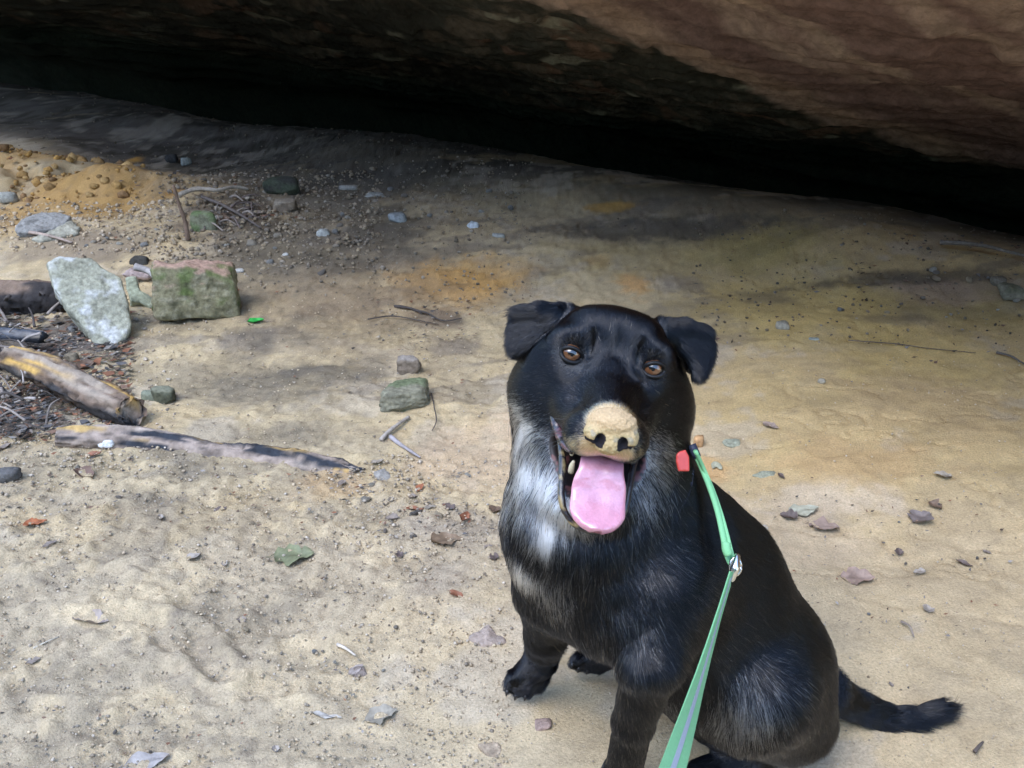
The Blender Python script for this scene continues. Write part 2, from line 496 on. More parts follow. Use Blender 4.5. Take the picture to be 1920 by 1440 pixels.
    o = mesh_obj('ground', np.stack([x, y, h], -1), f, M_ground, cols=np.clip(c, .01, .9))
    tag(o, kind='structure')

M_ground = material('soil', attr=True, rough=0.95, var=0.22, scale=260, bump=0.9, bscale=300, bdist=0.004, spec=0.15)
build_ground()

def roof_z(s, t):
    left = sstep(0.6, 4.5, t)
    z = 0.335 - 0.46 * s + left * 0.16
    return z

def build_roof():
    ss = np.concatenate([np.linspace(-2.25, -1.25, 60), np.linspace(-1.24, 0.7, 330), np.linspace(0.72, 2.6, 60)])
    tt = np.concatenate([np.linspace(-7, -2.0, 60), np.linspace(-1.98, 3.6, 520), np.linspace(3.62, 9, 80)])
    S, T = np.meshgrid(ss, tt, indexing='ij'); s, t = S.ravel(), T.ravel(); q = np.stack([s, t, 0 * s], -1)
    z = roof_z(s, t)
    qa = np.stack([s * 3.4, t * 1.0, 0 * s], -1)
    warp = 0.16 * fbm(q * np.array([1.3, .7, 1]), 71, 4)
    # strata: thin beds that break off in steps along the roof
    st = (s + warp + 0.03 * t) * 7.0; fr = st - np.floor(st)
    z = z + 0.085 * fbm(qa * 0.9, 72, 5) - 0.013 * (sstep(0.0, 0.12, fr) - fr) + 0.012 * fbm(qa * 4, 73, 4, 0.6) + 0.007 * fbm(q * 22, 74, 3)
    pock = sstep(0.2, 0.5, vnoise(q * np.array([9, 5, 1]), 75)); z += 0.022 * pock * sstep(-1.0, -.75, s) * (1 - sstep(-.35, -.15, s))
    z = z - 0.04 * (1 - sstep(-2.15, -1.7, s))  # unseen lip lowered to cut skylight reaching the back floor
    z = z - 1.3 * sstep(1.2, 2.5, s)
    # bed colours
    wob = 0.10 * fbm(q * np.array([2.2, 1.1, 1]), 76, 5, 0.6)
    e = s + 0.67 + 1.3 * np.minimum(t - 1.3, 0) + 0.12 * np.maximum(t - 1.3, 0) + wob
    c = np.tile(np.array([.45, .325, .27]), (len(s), 1))
    lam = fbm(np.stack([e * 4.5, t * 0.6, 0 * s], -1), 77, 4, 0.5)
    c = mixc(c, (.26, .165, .15), sstep(0.0, 0.36, lam) * 0.85)
    c = mixc(c, (.56, .415, .33), sstep(0.06, 0.3, -lam) * 0.7)
    c = mixc(c, (.56, .39, .29), np.exp(-((e + 0.14) / 0.12) ** 2) * 0.9)
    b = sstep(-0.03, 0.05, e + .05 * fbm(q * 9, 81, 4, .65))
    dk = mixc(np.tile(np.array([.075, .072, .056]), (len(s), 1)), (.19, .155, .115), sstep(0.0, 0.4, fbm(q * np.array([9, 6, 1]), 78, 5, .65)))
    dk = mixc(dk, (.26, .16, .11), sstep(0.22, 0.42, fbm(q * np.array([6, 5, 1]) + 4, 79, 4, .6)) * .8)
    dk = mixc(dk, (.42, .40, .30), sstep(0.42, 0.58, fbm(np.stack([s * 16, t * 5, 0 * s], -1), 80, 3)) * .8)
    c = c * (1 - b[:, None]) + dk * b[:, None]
    c = c * (1 - .62 * sstep(1.5, 2.4, t) * sstep(-.75, -.5, s + wob))[:, None]  # roof colour scaled down towards its left end
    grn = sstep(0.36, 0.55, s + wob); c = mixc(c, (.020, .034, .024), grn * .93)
    och = np.exp(-(((s + 0.90) / 0.10) ** 2 + ((t - 1.0) / 0.30) ** 2)) * sstep(-.2, .3, fbm(q * 6, 84, 4) + .25)
    c = mixc(c, (.72, .53, .27), np.clip(och * 1.5, 0, 1))
    c = c * (1 + .2 * fbm(q * 30, 85, 3))[:, None]
    x = 1.6 + s * NX - t * NY; y = 2.97 + s * NY + t * NX
    nx, ny = len(ss), len(tt); I = np.arange(nx * ny).reshape(nx, ny)
    f = np.stack([I[:-1, :-1], I[:-1, 1:], I[1:, 1:], I[1:, :-1]], -1).reshape(-1, 4)
    V = np.stack([x, y, z], -1)
    # the outer face of the overhang rises from the lip, and the rock above it closes the top
    lip = V[:ny]; k = len(V)
    up1 = lip + np.array([0.05 * NX, 0.05 * NY, 1.2]); up2 = lip + np.array([0.6 * NX, .6 * NY, 3.0]); up3 = lip + np.array([6 * NX, 6 * NY, 4.2])
    V = np.concatenate([V, up1, up2, up3]); rows = [np.arange(ny), k + np.arange(ny), k + ny + np.arange(ny), k + 2 * ny + np.arange(ny)]
    ff = [f]
    for a, b2 in zip(rows[:-1], rows[1:]):
        ff.append(np.stack([a[:-1], b2[:-1], b2[1:], a[1:]], -1))
    cc = np.concatenate([c, np.tile([.3, .2, .14], (3 * ny, 1))])
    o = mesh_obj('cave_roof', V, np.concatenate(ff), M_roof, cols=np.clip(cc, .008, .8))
    tag(o, kind='structure')
def n_(q, seed): return fbm(q * 3, seed, 4)
M_roof = material('sandstone_beds', attr=True, rough=0.9, var=0.32, scale=28, bump=0.9, bscale=55, bdist=0.014, spec=0.12)
build_roof()

def build_sky_screen():
    """a slope added out of view behind the photographer to screen off the low sky"""
    qs = np.linspace(0, 14, 60); tt = np.linspace(-22, 22, 120)
    Q, T = np.meshgrid(qs, tt, indexing='ij'); q, t = Q.ravel(), T.ravel()
    n = np.stack([q, t, 0 * q], -1)
    z = -0.6 + 0.84 * q + 0.8 * fbm(n * .5, 91, 4) + 0.35 * fbm(n * 2, 92, 3)
    s = -6.5 - q
    x = 1.6 + s * NX - t * NY; y = 2.97 + s * NY + t * NX
    I = np.arange(60 * 120).reshape(60, 120)
    f = np.stack([I[:-1, :-1], I[1:, :-1], I[1:, 1:], I[:-1, 1:]], -1).reshape(-1, 4)
    tag(mesh_obj('added_sky_screen', np.stack([x, y, z], -1), f, material('sky_screen_green', col=(.05, .06, .03), scale=3, var=.5, bump=0, tint=(.09, .07, .05))), kind='structure')
build_sky_screen()

# ------------------------------------------------------------------ the dog
# Head frame: origin between the eyes, r to the dog's left, u up, f along the muzzle; one unit is UH metres.
HO = P(1148.5, 678, 0.99); UH = 0.99 / FPX
_t = -ray(1148.5, 678); _t /= np.linalg.norm(_t)
_R = RGT - _t * (RGT @ _t); _R /= np.linalg.norm(_R); _U = np.cross(_t, _R)
_ro = R(12.2); hr = _R * math.cos(_ro) - _U * math.sin(_ro); hu = _U * math.cos(_ro) + _R * math.sin(_ro)
_pi = R(15); hf = math.cos(_pi) * _t - math.sin(_pi) * hu; hu = math.cos(_pi) * hu + math.sin(_pi) * _t
_ya = R(7.7); hf, hr = math.cos(_ya) * hf + math.sin(_ya) * hr, math.cos(_ya) * hr - math.sin(_ya) * hf
HB = np.stack([hr, hu, hf])
def H(r, u, f): return HO + (np.array([r, u, f], float) * UH) @ HB
def hloc(p): return ((p - HO) @ HB.T) / UH

def K(px, py, d, r): return P(px, py, d), r * d / FPX
def ball(px, py, d, r): c, q = K(px, py, d, r); return Cone(c, c + 1e-5, q, q)
def limb(a, b): (ca, ra), (cb, rb) = K(*a), K(*b); return Cone(ca, cb, ra, rb)
def hcone(a, b, ra, rb): return Cone(H(*a), H(*b), ra * UH, rb * UH)
def hell(c, r, rot=None):
    A = HB if rot is None else rot @ HB
    return Ell(H(*c), np.array(r) * UH, A)
def rotx(a):  # about r: tips f downwards for positive a
    c, s = math.cos(a), math.sin(a); return np.array([[1, 0, 0], [0, c, s], [0, -s, c]])
def roty(a):
    c, s = math.cos(a), math.sin(a); return np.array([[c, 0, -s], [0, 1, 0], [s, 0, c]])

EAR_L = [(1066, 574), (1020, 572), (978, 574), (962, 588), (956, 612), (954, 640), (959, 660), (968, 669), (986, 656), (1004, 640), (1024, 622), (1050, 610)]
EAR_R = [(1240, 603), (1280, 602), (1312, 609), (1330, 622), (1337, 645), (1335, 672), (1325, 697), (1311, 711), (1302, 708), (1297, 690), (1288, 672), (1268, 645), (1246, 630)]
def ear_prism(poly, side):
    c = np.mean(poly, 0); d = 1.035
    # the flap lies in a plane that leans back and outward
    cc = P(c[0], c[1], d)
    a0 = RGT * 0.94 + _t * (-0.30 * side) ; a0 = a0 / np.linalg.norm(a0)
    a2 = _t - a0 * (_t @ a0); a2 = a2 / np.linalg.norm(a2)
    a2 = a2 + 0.25 * UPV; a2 = a2 - a0 * (a2 @ a0); a2 /= np.linalg.norm(a2); a1 = np.cross(a2, a0)
    pl = []
    for (px, py) in poly:
        r = ray(px, py); k = ((cc - EYE) @ a2) / (r @ a2); q = EYE + r * k - cc
        pl.append((q @ a0, q @ a1))
    return Prism(cc, np.stack([a0, a1, a2]), pl, 0.0068, 0.0055)
ears = (ear_prism(EAR_L, -1), ear_prism(EAR_R, 1))

EYES = [H(-78.5, 0, 2), H(78.5, 0, 2)]
cavity = Ell(H(0, -172, 74), np.array([88, 44, 98]) * UH, rotx(R(26)) @ HB)

def dog_field():
    F = Field((-0.06, 0.68, -0.012), (0.60, 1.26, 0.60), 0.0024)
    A = F.add
    # trunk
    A(ball(1112, 1020, 1.06, 132)); A(ball(1070, 968, 1.05, 102), .03)
    A(ball(1235, 1060, 1.10, 168), .05); A(ball(1330, 1170, 1.14, 165), .05); A(ball(1402, 1262, 1.175, 150), .05)
    A(ball(1052, 1040, 1.05, 66), .04); A(ball(1140, 1135, 1.05, 74), .05)
    A(limb((1208, 968, 1.09, 104), (1322, 1070, 1.13, 120)), .035)
    # neck
    A(limb((1122, 765, 1.06, 152), (1122, 950, 1.06, 142)), .03)
    A(limb((1155, 800, 1.07, 98), (1205, 960, 1.08, 106)), .03)
    A(ball(1042, 722, 1.065, 72), .02); A(ball(1226, 752, 1.065, 66), .02)
    # near fore leg
    A(limb((1240, 1125, 1.025, 86), (1222, 1235, 1.00, 50)), .04)
    A(limb((1222, 1235, 1.00, 50), (1188, 1350, 1.05, 34)), .012); A(limb((1188, 1350, 1.05, 34), (1168, 1450, 1.10, 31)), .008)
    A(limb((1168, 1450, 1.10, 31), (1142, 1506, 1.12, 38)), .012)
    for i, q in enumerate(((1105, 1535), (1130, 1548), (1158, 1546), (1182, 1532))): A(limb((q[0] + 6, q[1] - 22, 1.115, 19), (q[0], q[1], 1.12, 16)), .004)
    # far fore leg
    A(limb((1040, 1110, 1.08, 70), (1026, 1180, 1.13, 36)), .03); A(limb((1026, 1180, 1.13, 33), (1014, 1238, 1.215, 26)), .012)
    A(limb((1014, 1238, 1.215, 26), (988, 1268, 1.245, 26)), .012)
    for q in ((958, 1288), (974, 1296), (992, 1297), (1008, 1288)): A(limb((q[0] + 9, q[1] - 22, 1.24, 14), (q[0], q[1] - 2, 1.255, 11.5)), .004)
    # far hind foot, seen between the fore legs
    A(limb((1190, 1205, 1.21, 34), (1118, 1234, 1.285, 20)), .012)
    for q in ((1080, 1241), (1092, 1248), (1108, 1251), (1124, 1251)): A(limb((q[0] + 10, q[1] - 9, 1.288, 12), (q[0], q[1], 1.292, 10)), .004)
    # near hind leg: thigh, knee, hock and foot
    A(limb((1440, 1250, 1.13, 92), (1430, 1300, 1.078, 78)), .04); A(limb((1440, 1290, 1.08, 72), (1505, 1360, 1.13, 52)), .03)
    A(limb((1400, 1340, 1.08, 46), (1480, 1390, 1.15, 32)), .025)
    A(limb((1490, 1392, 1.17, 27), (1380, 1425, 1.155, 26)), .012); A(limb((1380, 1425, 1.155, 28), (1318, 1452, 1.14, 29)), .01)
    for q in ((1278, 1462), (1292, 1474), (1312, 1480)): A(limb((q[0] + 16, q[1] - 10, 1.13, 16), (q[0], q[1], 1.135, 13)), .004)
    # tail
    tl = [(1545, 1290, 1.20, 32), (1600, 1318, 1.225, 24), (1660, 1345, 1.235, 21), (1712, 1350, 1.235, 20), (1752, 1336, 1.235, 15), (1772, 1329, 1.235, 7)]
    for a, b in zip(tl[:-1], tl[1:]): A(limb(a, b), .0015)
    # head
    A(hell((0, -8, -92), (112, 88, 108)), .03)
    A(hcone((-46, 34, -52), (46, 34, -52), 42, 42), .02)
    for s in (-1, 1):
        A(hell((s * 84, -80, -80), (72, 82, 80)), .025)
        A(hcone((s * 66, 26, -24), (s * 96, 14, -40), 15, 18), .014)
        A(hcone((s * 76, -34, -22), (s * 58, -82, 40), 27, 32), .014)
        A(hell((s * 72, 30, -14), (26, 15, 20)), .010); F.sub(hell((s * 45, 16, 8), (10, 24, 15)), .010)
    A(hcone((0, -46, -5), (0, -74, 132), 56, 44), .016)
    for s in (-1, 1):
        A(hell((s * 32, -100, 132), (42, 38, 48)), .012)
        A(hcone((s * 56, -98, 30), (s * 40, -112, 118), 30, 30), .012)
    A(hcone((0, -140, -70), (0, -228, 62), 84, 56), .02); A(hell((0, -246, 100), (62, 34, 52)), .015)
    F.sub(Ell(H(0, -112, 182), np.array([4, 30, 14]) * UH, HB), .003)
    F.sub(cavity, .006)
    for s, e in zip((-1, 1), EYES):
        F.sub(hell((s * 78.5, 1, 12), (21, 14.5, 32)), .003)
    for e in ears: A(e, .010)
    for pts in (((1072, 590, 1.03, 15), (1020, 582, 1.03, 11), (972, 586, 1.035, 8)), ((1236, 612, 1.03, 14), (1278, 612, 1.035, 11), (1322, 624, 1.04, 8)), ((1240, 625, 1.05, 24), (1290, 680, 1.055, 14)), ((1056, 600, 1.05, 24), (1000, 636, 1.055, 14))):
        for a, b in zip(pts[:-1], pts[1:]): A(limb(a, b), .006)
    F.sub(hell((0, 62, 16), (6, 40, 12)), .014)
    # the feet stand on the floor
    r = F.box((-1, 0, -1), (1, 2, 0.03)); sl_, g = r
    F.v[sl_] = np.maximum(F.v[sl_], (0.002 - g[..., 2]).astype(np.float32))
    return F

DOG = np.array([0.20, 0.93, 0.0])
DF = dog_field()
dv, df_ = DF.mesh(2)
_rel = dv - EYE; _dep = _rel @ FWD
_sx = 960 + (_rel @ RGT) / _dep * FPX; _sy = 720 - (_rel @ UPV) / _dep * FPX
def on_dog(px, py, reach=9, out=0.0):
    """the point of the dog's skin met by the line of sight through a place in the photo"""
    m = np.nonzero((np.abs(_sx - px) < reach) & (np.abs(_sy - py) < reach))[0]
    if len(m) == 0: return None
    return P(px, py, float(_dep[m].min()) - out)
def near_dog(p):
    r = p - EYE; d = r @ FWD; px, py = 960 + (r @ RGT) / d * FPX, 720 - (r @ UPV) / d * FPX
    q = on_dog(px, py); return p if q is None else q

# how the coat runs: the direction hair lies in, its length and how far it stands off, per region
FLOW = [  # (place, direction, length, lift, reach)
    (P(1100, 1040, .98), (-.35, -.2, -1), .022, .26, .08), (P(1000, 1040, 1.0), (-.3, -.2, -1), .020, .28, .05), (P(1130, 1160, .98), (.45, -.3, -1), .030, .34, .05),
    (P(990, 870, 1.02), (.05, -.3, -1), .034, .34, .06), (P(1230, 900, 1.0), (-.1, -.35, -1), .034, .34, .06), (P(1100, 930, 1.0), (-.1, -.3, -1), .034, .3, .06),
    (P(1250, 1080, .96), (.75, .15, -.7), .022, .18, .10), (P(1350, 1000, 1.05), (.8, .3, -.7), .020, .15, .10), (P(1400, 1150, 1.03), (.6, .2, -.85), .020, .15, .10), (P(1480, 1220, 1.05), (.5, .2, -.9), .020, .15, .10),
    (P(1210, 1250, .96), (.15, 0, -1), .016, .16, .05), (P(1180, 1400, 1.03), (.1, 0, -1), .012, .15, .05), (P(1145, 1510, 1.09), (-.2, -.8, -.3), .009, .15, .03),
    (P(1025, 1180, 1.1), (0, 0, -1), .012, .15, .035), (P(985, 1275, 1.22), (-.5, -.6, -.3), .009, .16, .03), (P(1090, 1240, 1.26), (-.7, -.4, -.3), .010, .18, .04),
    (P(1440, 1280, 1.0), (.5, .3, -.8), .022, .18, .07), (P(1410, 1330, 1.02), (-.2, -.1, -1), .034, .28, .04), (P(1500, 1380, 1.1), (.2, .2, -.9), .020, .2, .05), (P(1340, 1330, 1.1), (.1, 0, -1), .030, .3, .05),
    (P(1340, 1440, 1.12), (-.9, -.4, -.1), .009, .15, .04),
    (P(1600, 1315, 1.2), (1, 0, -.35), .024, .2, .04), (P(1680, 1348, 1.21), (1, 0, -.15), .026, .2, .04), (P(1770, 1335, 1.22), (1, 0, .05), .026, .22, .04),
]
FLOW = [(near_dog(f[0]),) + f[1:] for f in FLOW]
def flow_at(p):
    """direction, length and lift of the coat at points p"""
    W = np.zeros((len(p), 1)); D = np.zeros((len(p), 3)); Ln = np.zeros((len(p), 1)); Lf = np.zeros((len(p), 1))
    for c, d, ln, lf, re in FLOW:
        w = np.exp(-(((p - c) ** 2).sum(1) / re ** 2))[:, None] + 1e-9
        d = np.array(d, float); d /= np.linalg.norm(d)
        W += w; D += w * d; Ln += w * ln; Lf += w * lf
    D /= W; Ln /= W; Lf /= W
    # the head: everything runs back from the nose
    h = hloc(p)
    onhead = sstep(-190, -120, h[:, 2]) * sstep(-205, -150, h[:, 1] + .25 * h[:, 2]) * (1 - sstep(170, 215, np.abs(h[:, 0])))
    ear = np.zeros(len(p))
    for e in ears: ear = np.maximum(ear, 1 - sstep(0.002, 0.006, e.d(p.astype(np.float32))))
    hd = np.stack([h[:, 0] * 0.9, (h[:, 1] + 60) * 0.8, h[:, 2] - 230 - np.abs(h[:, 0]) * .2], 1)
    hd[:, 1] -= 30 * sstep(40, 120, np.abs(h[:, 0])) * 4 * (h[:, 1] < 0)
    hd /= np.linalg.norm(hd, axis=1)[:, None] + 1e-9
    hw = hd @ HB
    hl = lerp(0.0055, 0.0095, 1 - sstep(-60, 60, h[:, 2]))
    cheek = sstep(120, 165, np.abs(h[:, 0])) * (1 - sstep(-110, -50, h[:, 1])); hl = hl + 0.008 * cheek
    e1 = onhead[:, None]
    D = D * (1 - e1) + hw * e1; Ln = Ln * (1 - e1) + hl[:, None] * e1; Lf = Lf * (1 - e1) + (.20 + .10 * cheek)[:, None] * e1
    for es in (-1, 1):   # the coat parts round each eye
        ex, ey = (h[:, 0] - es * 78.5) / 1.15, h[:, 1]
        w = (1 - sstep(24, 60, np.hypot(ex, ey))) * (h[:, 2] > -70) * onhead; w = w[:, None]
        od = np.stack([ex, ey * 1.2, -22 + 0 * ex], 1); od /= np.linalg.norm(od, axis=1)[:, None] + 1e-9
        D = D * (1 - w) + (od @ HB) * w
    # ears: from the root outwards and down to the tip
    ew = ear[:, None]; sgn = np.sign(h[:, 0])[:, None]
    ed = (sgn * hr * 0.8 - hu * 0.75)
    D = D * (1 - ew) + ed * ew; Ln = Ln * (1 - ew) + .011 * ew; Lf = Lf * (1 - ew) + .2 * ew
    D /= np.linalg.norm(D, axis=1)[:, None] + 1e-9
    return D, Ln[:, 0], Lf[:, 0], h, onhead, ear

WHITE = [  # pale areas of the coat: place, reach (m), share of pale hair, how bright
    (P(972, 785, 1.0), .022, .75, .8), (P(980, 820, 1.0), .030, .9, .9), (P(990, 855, 1.0), .036, .95, 1.0), (P(1005, 890, 1.0), .036, .95, 1.0), (P(1025, 925, 1.0), .032, .95, 1.0), (P(1050, 945, .99), .028, .9, 1.0), (P(968, 900, 1.0), .028, .75, .8),
    (P(1042, 948, .985), .022, .99, 1.15), (P(1034, 968, .98), .020, .99, 1.15), (P(1026, 990, .98), .016, .99, 1.15),
(P(1090, 965, .98), .024, .6, .8),
    (P(972, 1058, 1.0), .020, .99, 1.15), (P(992, 1070, .99), .016, .97, 1.1), (P(1030, 1100, .98), .026, .45, .6), (P(965, 1020, 1.01), .02, .10, .5),
    (P(1220, 865, 1.0), .028, .65, .8), (P(1195, 905, .99), .026, .62, .8), (P(1252, 845, 1.01), .018, .55, .7),
    (P(1175, 1165, .97), .024, .14, .6), (P(1130, 1190, .97), .03, .08, .5), (P(1100, 1060, .97), .05, .03, .4), (P(1180, 980, .98), .04, .03, .4),
    (P(1405, 1318, 1.02), .028, .62, .7), (P(1375, 1335, 1.04), .024, .55, .7), (P(1440, 1300, 1.02), .016, .3, .6), (P(1270, 1330, 1.1), .03, .3, .4), (P(1490, 1285, 1.04), .012, .15, .5),
]
WHITE = [(near_dog(f[0]),) + f[1:] for f in WHITE]
def coat_colour(p, h, n, rg):
    """per hair: black, pale in the marked areas, clay coloured where the dog has dug with its muzzle"""
    m = len(p)
    share = np.zeros(m); br = np.zeros(m)
    for c, re, sh, b in WHITE:
        w = np.exp(-((((p - c) ** 2).sum(1)) / re ** 2) ** 1.5)
        k = w * sh > share; share = np.where(k, w * sh, share); br = np.where(k, b, br)
    share = np.clip(share + 0.35 * share * fbm(p * 60, 201, 2), 0, 1)
    pick = rg.random(m) < share
    c = np.tile(np.array([.0016, .0020, .0036]), (m, 1)) * rg.uniform(.6, 1.5, (m, 1))
    g = (br * rg.uniform(.75, 1.1, m))
    pale = np.clip(np.array([.90, .90, .90]) * g[:, None], 0, .93)
    c = np.where(pick[:, None], pale, c)
    grey = (rg.random(m) < 0.012 + 0.10 * sstep(30, 110, h[:, 2]) * (h[:, 1] < -60) + 0.05 * ((h[:, 0] < -60) & (h[:, 1] < -40) & (h[:, 2] > -60)))
    c = np.where((grey & ~pick)[:, None], np.array([.12, .10, .085]) * rg.uniform(.5, 1.6, (m, 1)), c)
    # clay on the muzzle
    q = np.hypot((h[:, 0] + 4) / 62, (h[:, 1] + 112) / 30); mud = (1 - sstep(0.65, 1.25, q + .35 * fbm(p * 160, 203, 3))) * sstep(120, 150, h[:, 2]) * (h[:, 1] < -75)
    q2 = np.hypot(h[:, 0] / 45, (h[:, 1] + 68) / 35); mud = np.maximum(mud, (1 - sstep(0.9, 1.12, q2)) * sstep(138, 150, h[:, 2]))
    k = rg.random(m) < mud
    c = np.where(k[:, None], np.array([.52, .37, .19]) * rg.uniform(.6, 1.15, (m, 1)), c)
    specks = (rg.random(m) < 0.006) & (h[:, 2] > -40) & (np.abs(h[:, 0]) < 120)
    c = np.where(specks[:, None], np.array([.5, .38, .22]), c)
    return c, mud, share

def build_dog():
    rg = np.random.default_rng(11)
    root = empty('dog', DOG, 'black dog with white bib sitting on cave floor, yellow clay on muzzle, tongue out', 'dog')
    # skin colours
    h = hloc(dv); cav = cavity.d(dv.astype(np.float32)) / UH
    incav = (np.abs(cav) < 9) | (cav < 0)
    col = np.tile(np.array([.010, .010, .011]), (len(dv), 1))
    c2, mud, share = coat_colour(dv, h, None, rg)
    col = mixc(col, (.42, .42, .43), np.clip(share - .25, 0, 1) * .9)
    col = mixc(col, (.46, .33, .17), mud)
    fl = fbm(dv * 130, 210, 3)
    lipc = np.where((fl > .30)[:, None], np.array([.13, .05, .05]), np.array([.016, .012, .013]))
    col = np.where(incav[:, None], lipc, col)
    M_skin = material('dog_skin', attr=True, rough=0.5, var=0.15, scale=300, bump=.35, bscale=420, bdist=.0012, spec=.5)
    body = mesh_obj('body', dv, df_, M_skin, root, DOG, cols=col)

    # coat
    tri = np.concatenate([df_[:, [0, 1, 2]], df_[:, [0, 2, 3]]])
    a, b, c = dv[tri[:, 0]], dv[tri[:, 1]], dv[tri[:, 2]]
    nn = np.cross(b - a, c - a); ar = np.linalg.norm(nn, axis=1) / 2; nn /= 2 * ar[:, None] + 1e-15
    cen = (a + b + c) / 3
    view = (EYE - cen); view /= np.linalg.norm(view, axis=1)[:, None]
    face = (nn * view).sum(1)
    hc = hloc(cen)
    dens = np.where(face > -0.25, 1.0, 0.28) * np.where((hc[:, 2] > -120) & (np.abs(hc[:, 0]) < 190) & (hc[:, 1] > -190), 1.9, 1.0)
    w = ar * dens; NH = 430000
    ti = np.searchsorted(np.cumsum(w) / w.sum(), rg.random(NH)); ti = np.clip(ti, 0, len(tri) - 1)
    u = rg.random((NH, 2)); sw = u.sum(1) > 1; u[sw] = 1 - u[sw]
    p = a[ti] + (b[ti] - a[ti]) * u[:, :1] + (c[ti] - a[ti]) * u[:, 1:]
    # smooth normals from the field
    vn = np.zeros_like(dv)
    for k in range(3):
        for x in range(3): vn[:, x] += np.bincount(tri[:, k], nn[:, x] * ar, len(dv))
    vn /= np.linalg.norm(vn, axis=1)[:, None] + 1e-15
    n = vn[tri[ti, 0]] * (1 - u.sum(1))[:, None] + vn[tri[ti, 1]] * u[:, :1] + vn[tri[ti, 2]] * u[:, 1:]
    n /= np.linalg.norm(n, axis=1)[:, None] + 1e-9
    D, L, lift, hh, onhead, ear = flow_at(p)
    cavd = cavity.d(p.astype(np.float32)) / UH
    nosed = np.sqrt((hh[:, 0] / 42) ** 2 + ((hh[:, 1] + 74) / 37) ** 2 + ((hh[:, 2] - 176) / 36) ** 2)
    ed = np.minimum(np.hypot((hh[:, 0] + 78.5) / 1.25, hh[:, 1]), np.hypot((hh[:, 0] - 78.5) / 1.25, hh[:, 1])); ed = np.where(hh[:, 2] > -60, ed, 99)
    ok = (cavd > 9) & (nosed > 1.0) & (ed > 16.5) & (p[:, 2] > 0.006)
    p, n, D, L, lift, hh, onhead, ear, ed, cavd = [x[ok] for x in (p, n, D, L, lift, hh, onhead, ear, ed, cavd)]
    m = len(p)
    L = L * (0.3 + 0.7 * sstep(17, 45, ed)); L = L * (0.45 + 0.55 * sstep(9, 30, cavd)) 
    tanv = D - n * (D * n).sum(1)[:, None]; tanv /= np.linalg.norm(tanv, axis=1)[:, None] + 1e-9
    side = np.cross(n, tanv)
    long_ = sstep(.014, .032, L)
    tuft = np.stack([fbm(p * 75 + 20 * k, 220 + k, 2) for k in range(2)], 1)
    sway = (0.10 + 0.5 * long_) * tuft[:, 0] + rg.normal(0, 0.07, m) * (1 + long_)
    lift = lift * (1 + .5 * tuft[:, 1] * long_) + np.abs(rg.normal(0, .05, m))
    dr = tanv * np.cos(lift)[:, None] + side * sway[:, None]; dr /= np.linalg.norm(dr, axis=1)[:, None]
    L = L * rg.uniform(.65, 1.15, m)
    npt = 5; ts = np.linspace(0, 1, npt)
    Q = np.empty((m, npt, 3), np.float32)
    for i, t in enumerate(ts):
        Q[:, i] = p - n * 0.0002 + L[:, None] * (dr * t + n * (np.sin(lift) * 1.6 * (t - 0.55 * t * t))[:, None] + side * (0.25 * tuft[:, 1] * long_ * t * t)[:, None])
        Q[:, i, 2] -= (L * 0.18 * long_ * t * t)
        Q[:, i, 2] = np.maximum(Q[:, i, 2], 0.001)
    cc, mud, _ = coat_colour(p, hh, n, rg)
    Q -= DOG.astype(np.float32)
    cu = bpy.data.hair_curves.new('fur')
    cu.add_curves([npt] * m)
    cu.attributes['position'].data.foreach_set('vector', Q.ravel())
    rad = cu.attributes.get('radius') or cu.attributes.new('radius', 'FLOAT', 'POINT')
    r0 = np.where(onhead > .5, .00015, .00019); r0 = np.maximum(r0, .00016 + .00006 * long_)
    rr = r0[:, None] * np.array([1, 1, .9, .65, .18])[None, :]
    rad.data.foreach_set('value', rr.astype(np.float32).ravel())
    at = cu.attributes.new('coat', 'FLOAT_COLOR', 'CURVE')
    c4 = np.ones((m, 4), np.float32); c4[:, :3] = cc; at.data.foreach_set('color', c4.ravel())
    mt = bpy.data.materials.new('coat_hair'); mt.use_nodes = True; nt = mt.node_tree
    for x in list(nt.nodes):
        if x.type == 'BSDF_PRINCIPLED': nt.nodes.remove(x)
    hb = nt.nodes.new('ShaderNodeBsdfHairPrincipled'); hb.parametrization = 'COLOR'
    av = nt.nodes.new('ShaderNodeAttribute'); av.attribute_name = 'coat'
    nt.links.new(av.outputs['Color'], hb.inputs['Color'])
    hb.inputs['Roughness'].default_value = 0.18; hb.inputs['Radial Roughness'].default_value = 0.3; hb.inputs['IOR'].default_value = 1.48; hb.inputs['Random Roughness'].default_value = .2
    hb.inputs['Coat'].default_value = 0.05
    nt.links.new(hb.outputs[0], nt.nodes['Material Output'].inputs['Surface'])
    cu.materials.append(mt)
    fur = bpy.data.objects.new('fur', cu); COL.objects.link(fur); fur.parent = root; tag(fur, kind='stuff')

    # nose with nostrils, crusted with clay
    N = Field(HO + 0 + (H(0, -72, 175) - HO) - .042, H(0, -72, 175) + .042, 0.0011)
    N.add(hell((0, -68, 172), (43, 31, 32)), .004); N.add(hell((0, -92, 176), (30, 24, 34)), .006)
    for s in (-1, 1): N.add(hell((s * 30, -80, 184), (18, 19, 22)), .003)
    N.add(hell((0, -54, 182), (37, 17, 24)), .006)
    for s in (-1, 1):
        N.sub(hell((s * 19, -86, 212), (8.5, 12.5, 22), roty(R(-14 * s))), .002)
        N.sub(hcone((s * 22, -95, 208), (s * 46, -91, 194), 5.2, 4.5), .0015)
    N.sub(hcone((0, -98, 212), (0, -130, 198), 3, 3), .003)
    nv, nf = N.mesh(1)
    nh = hloc(nv); crust = fbm(nv * 260, 230, 4, .6)
    lowc = nh[:, 2] < 150
    inn = np.minimum(*[np.hypot((nh[:, 0] - s * 19) / 10, (nh[:, 1] + 87) / 14) for s in (-1, 1)])
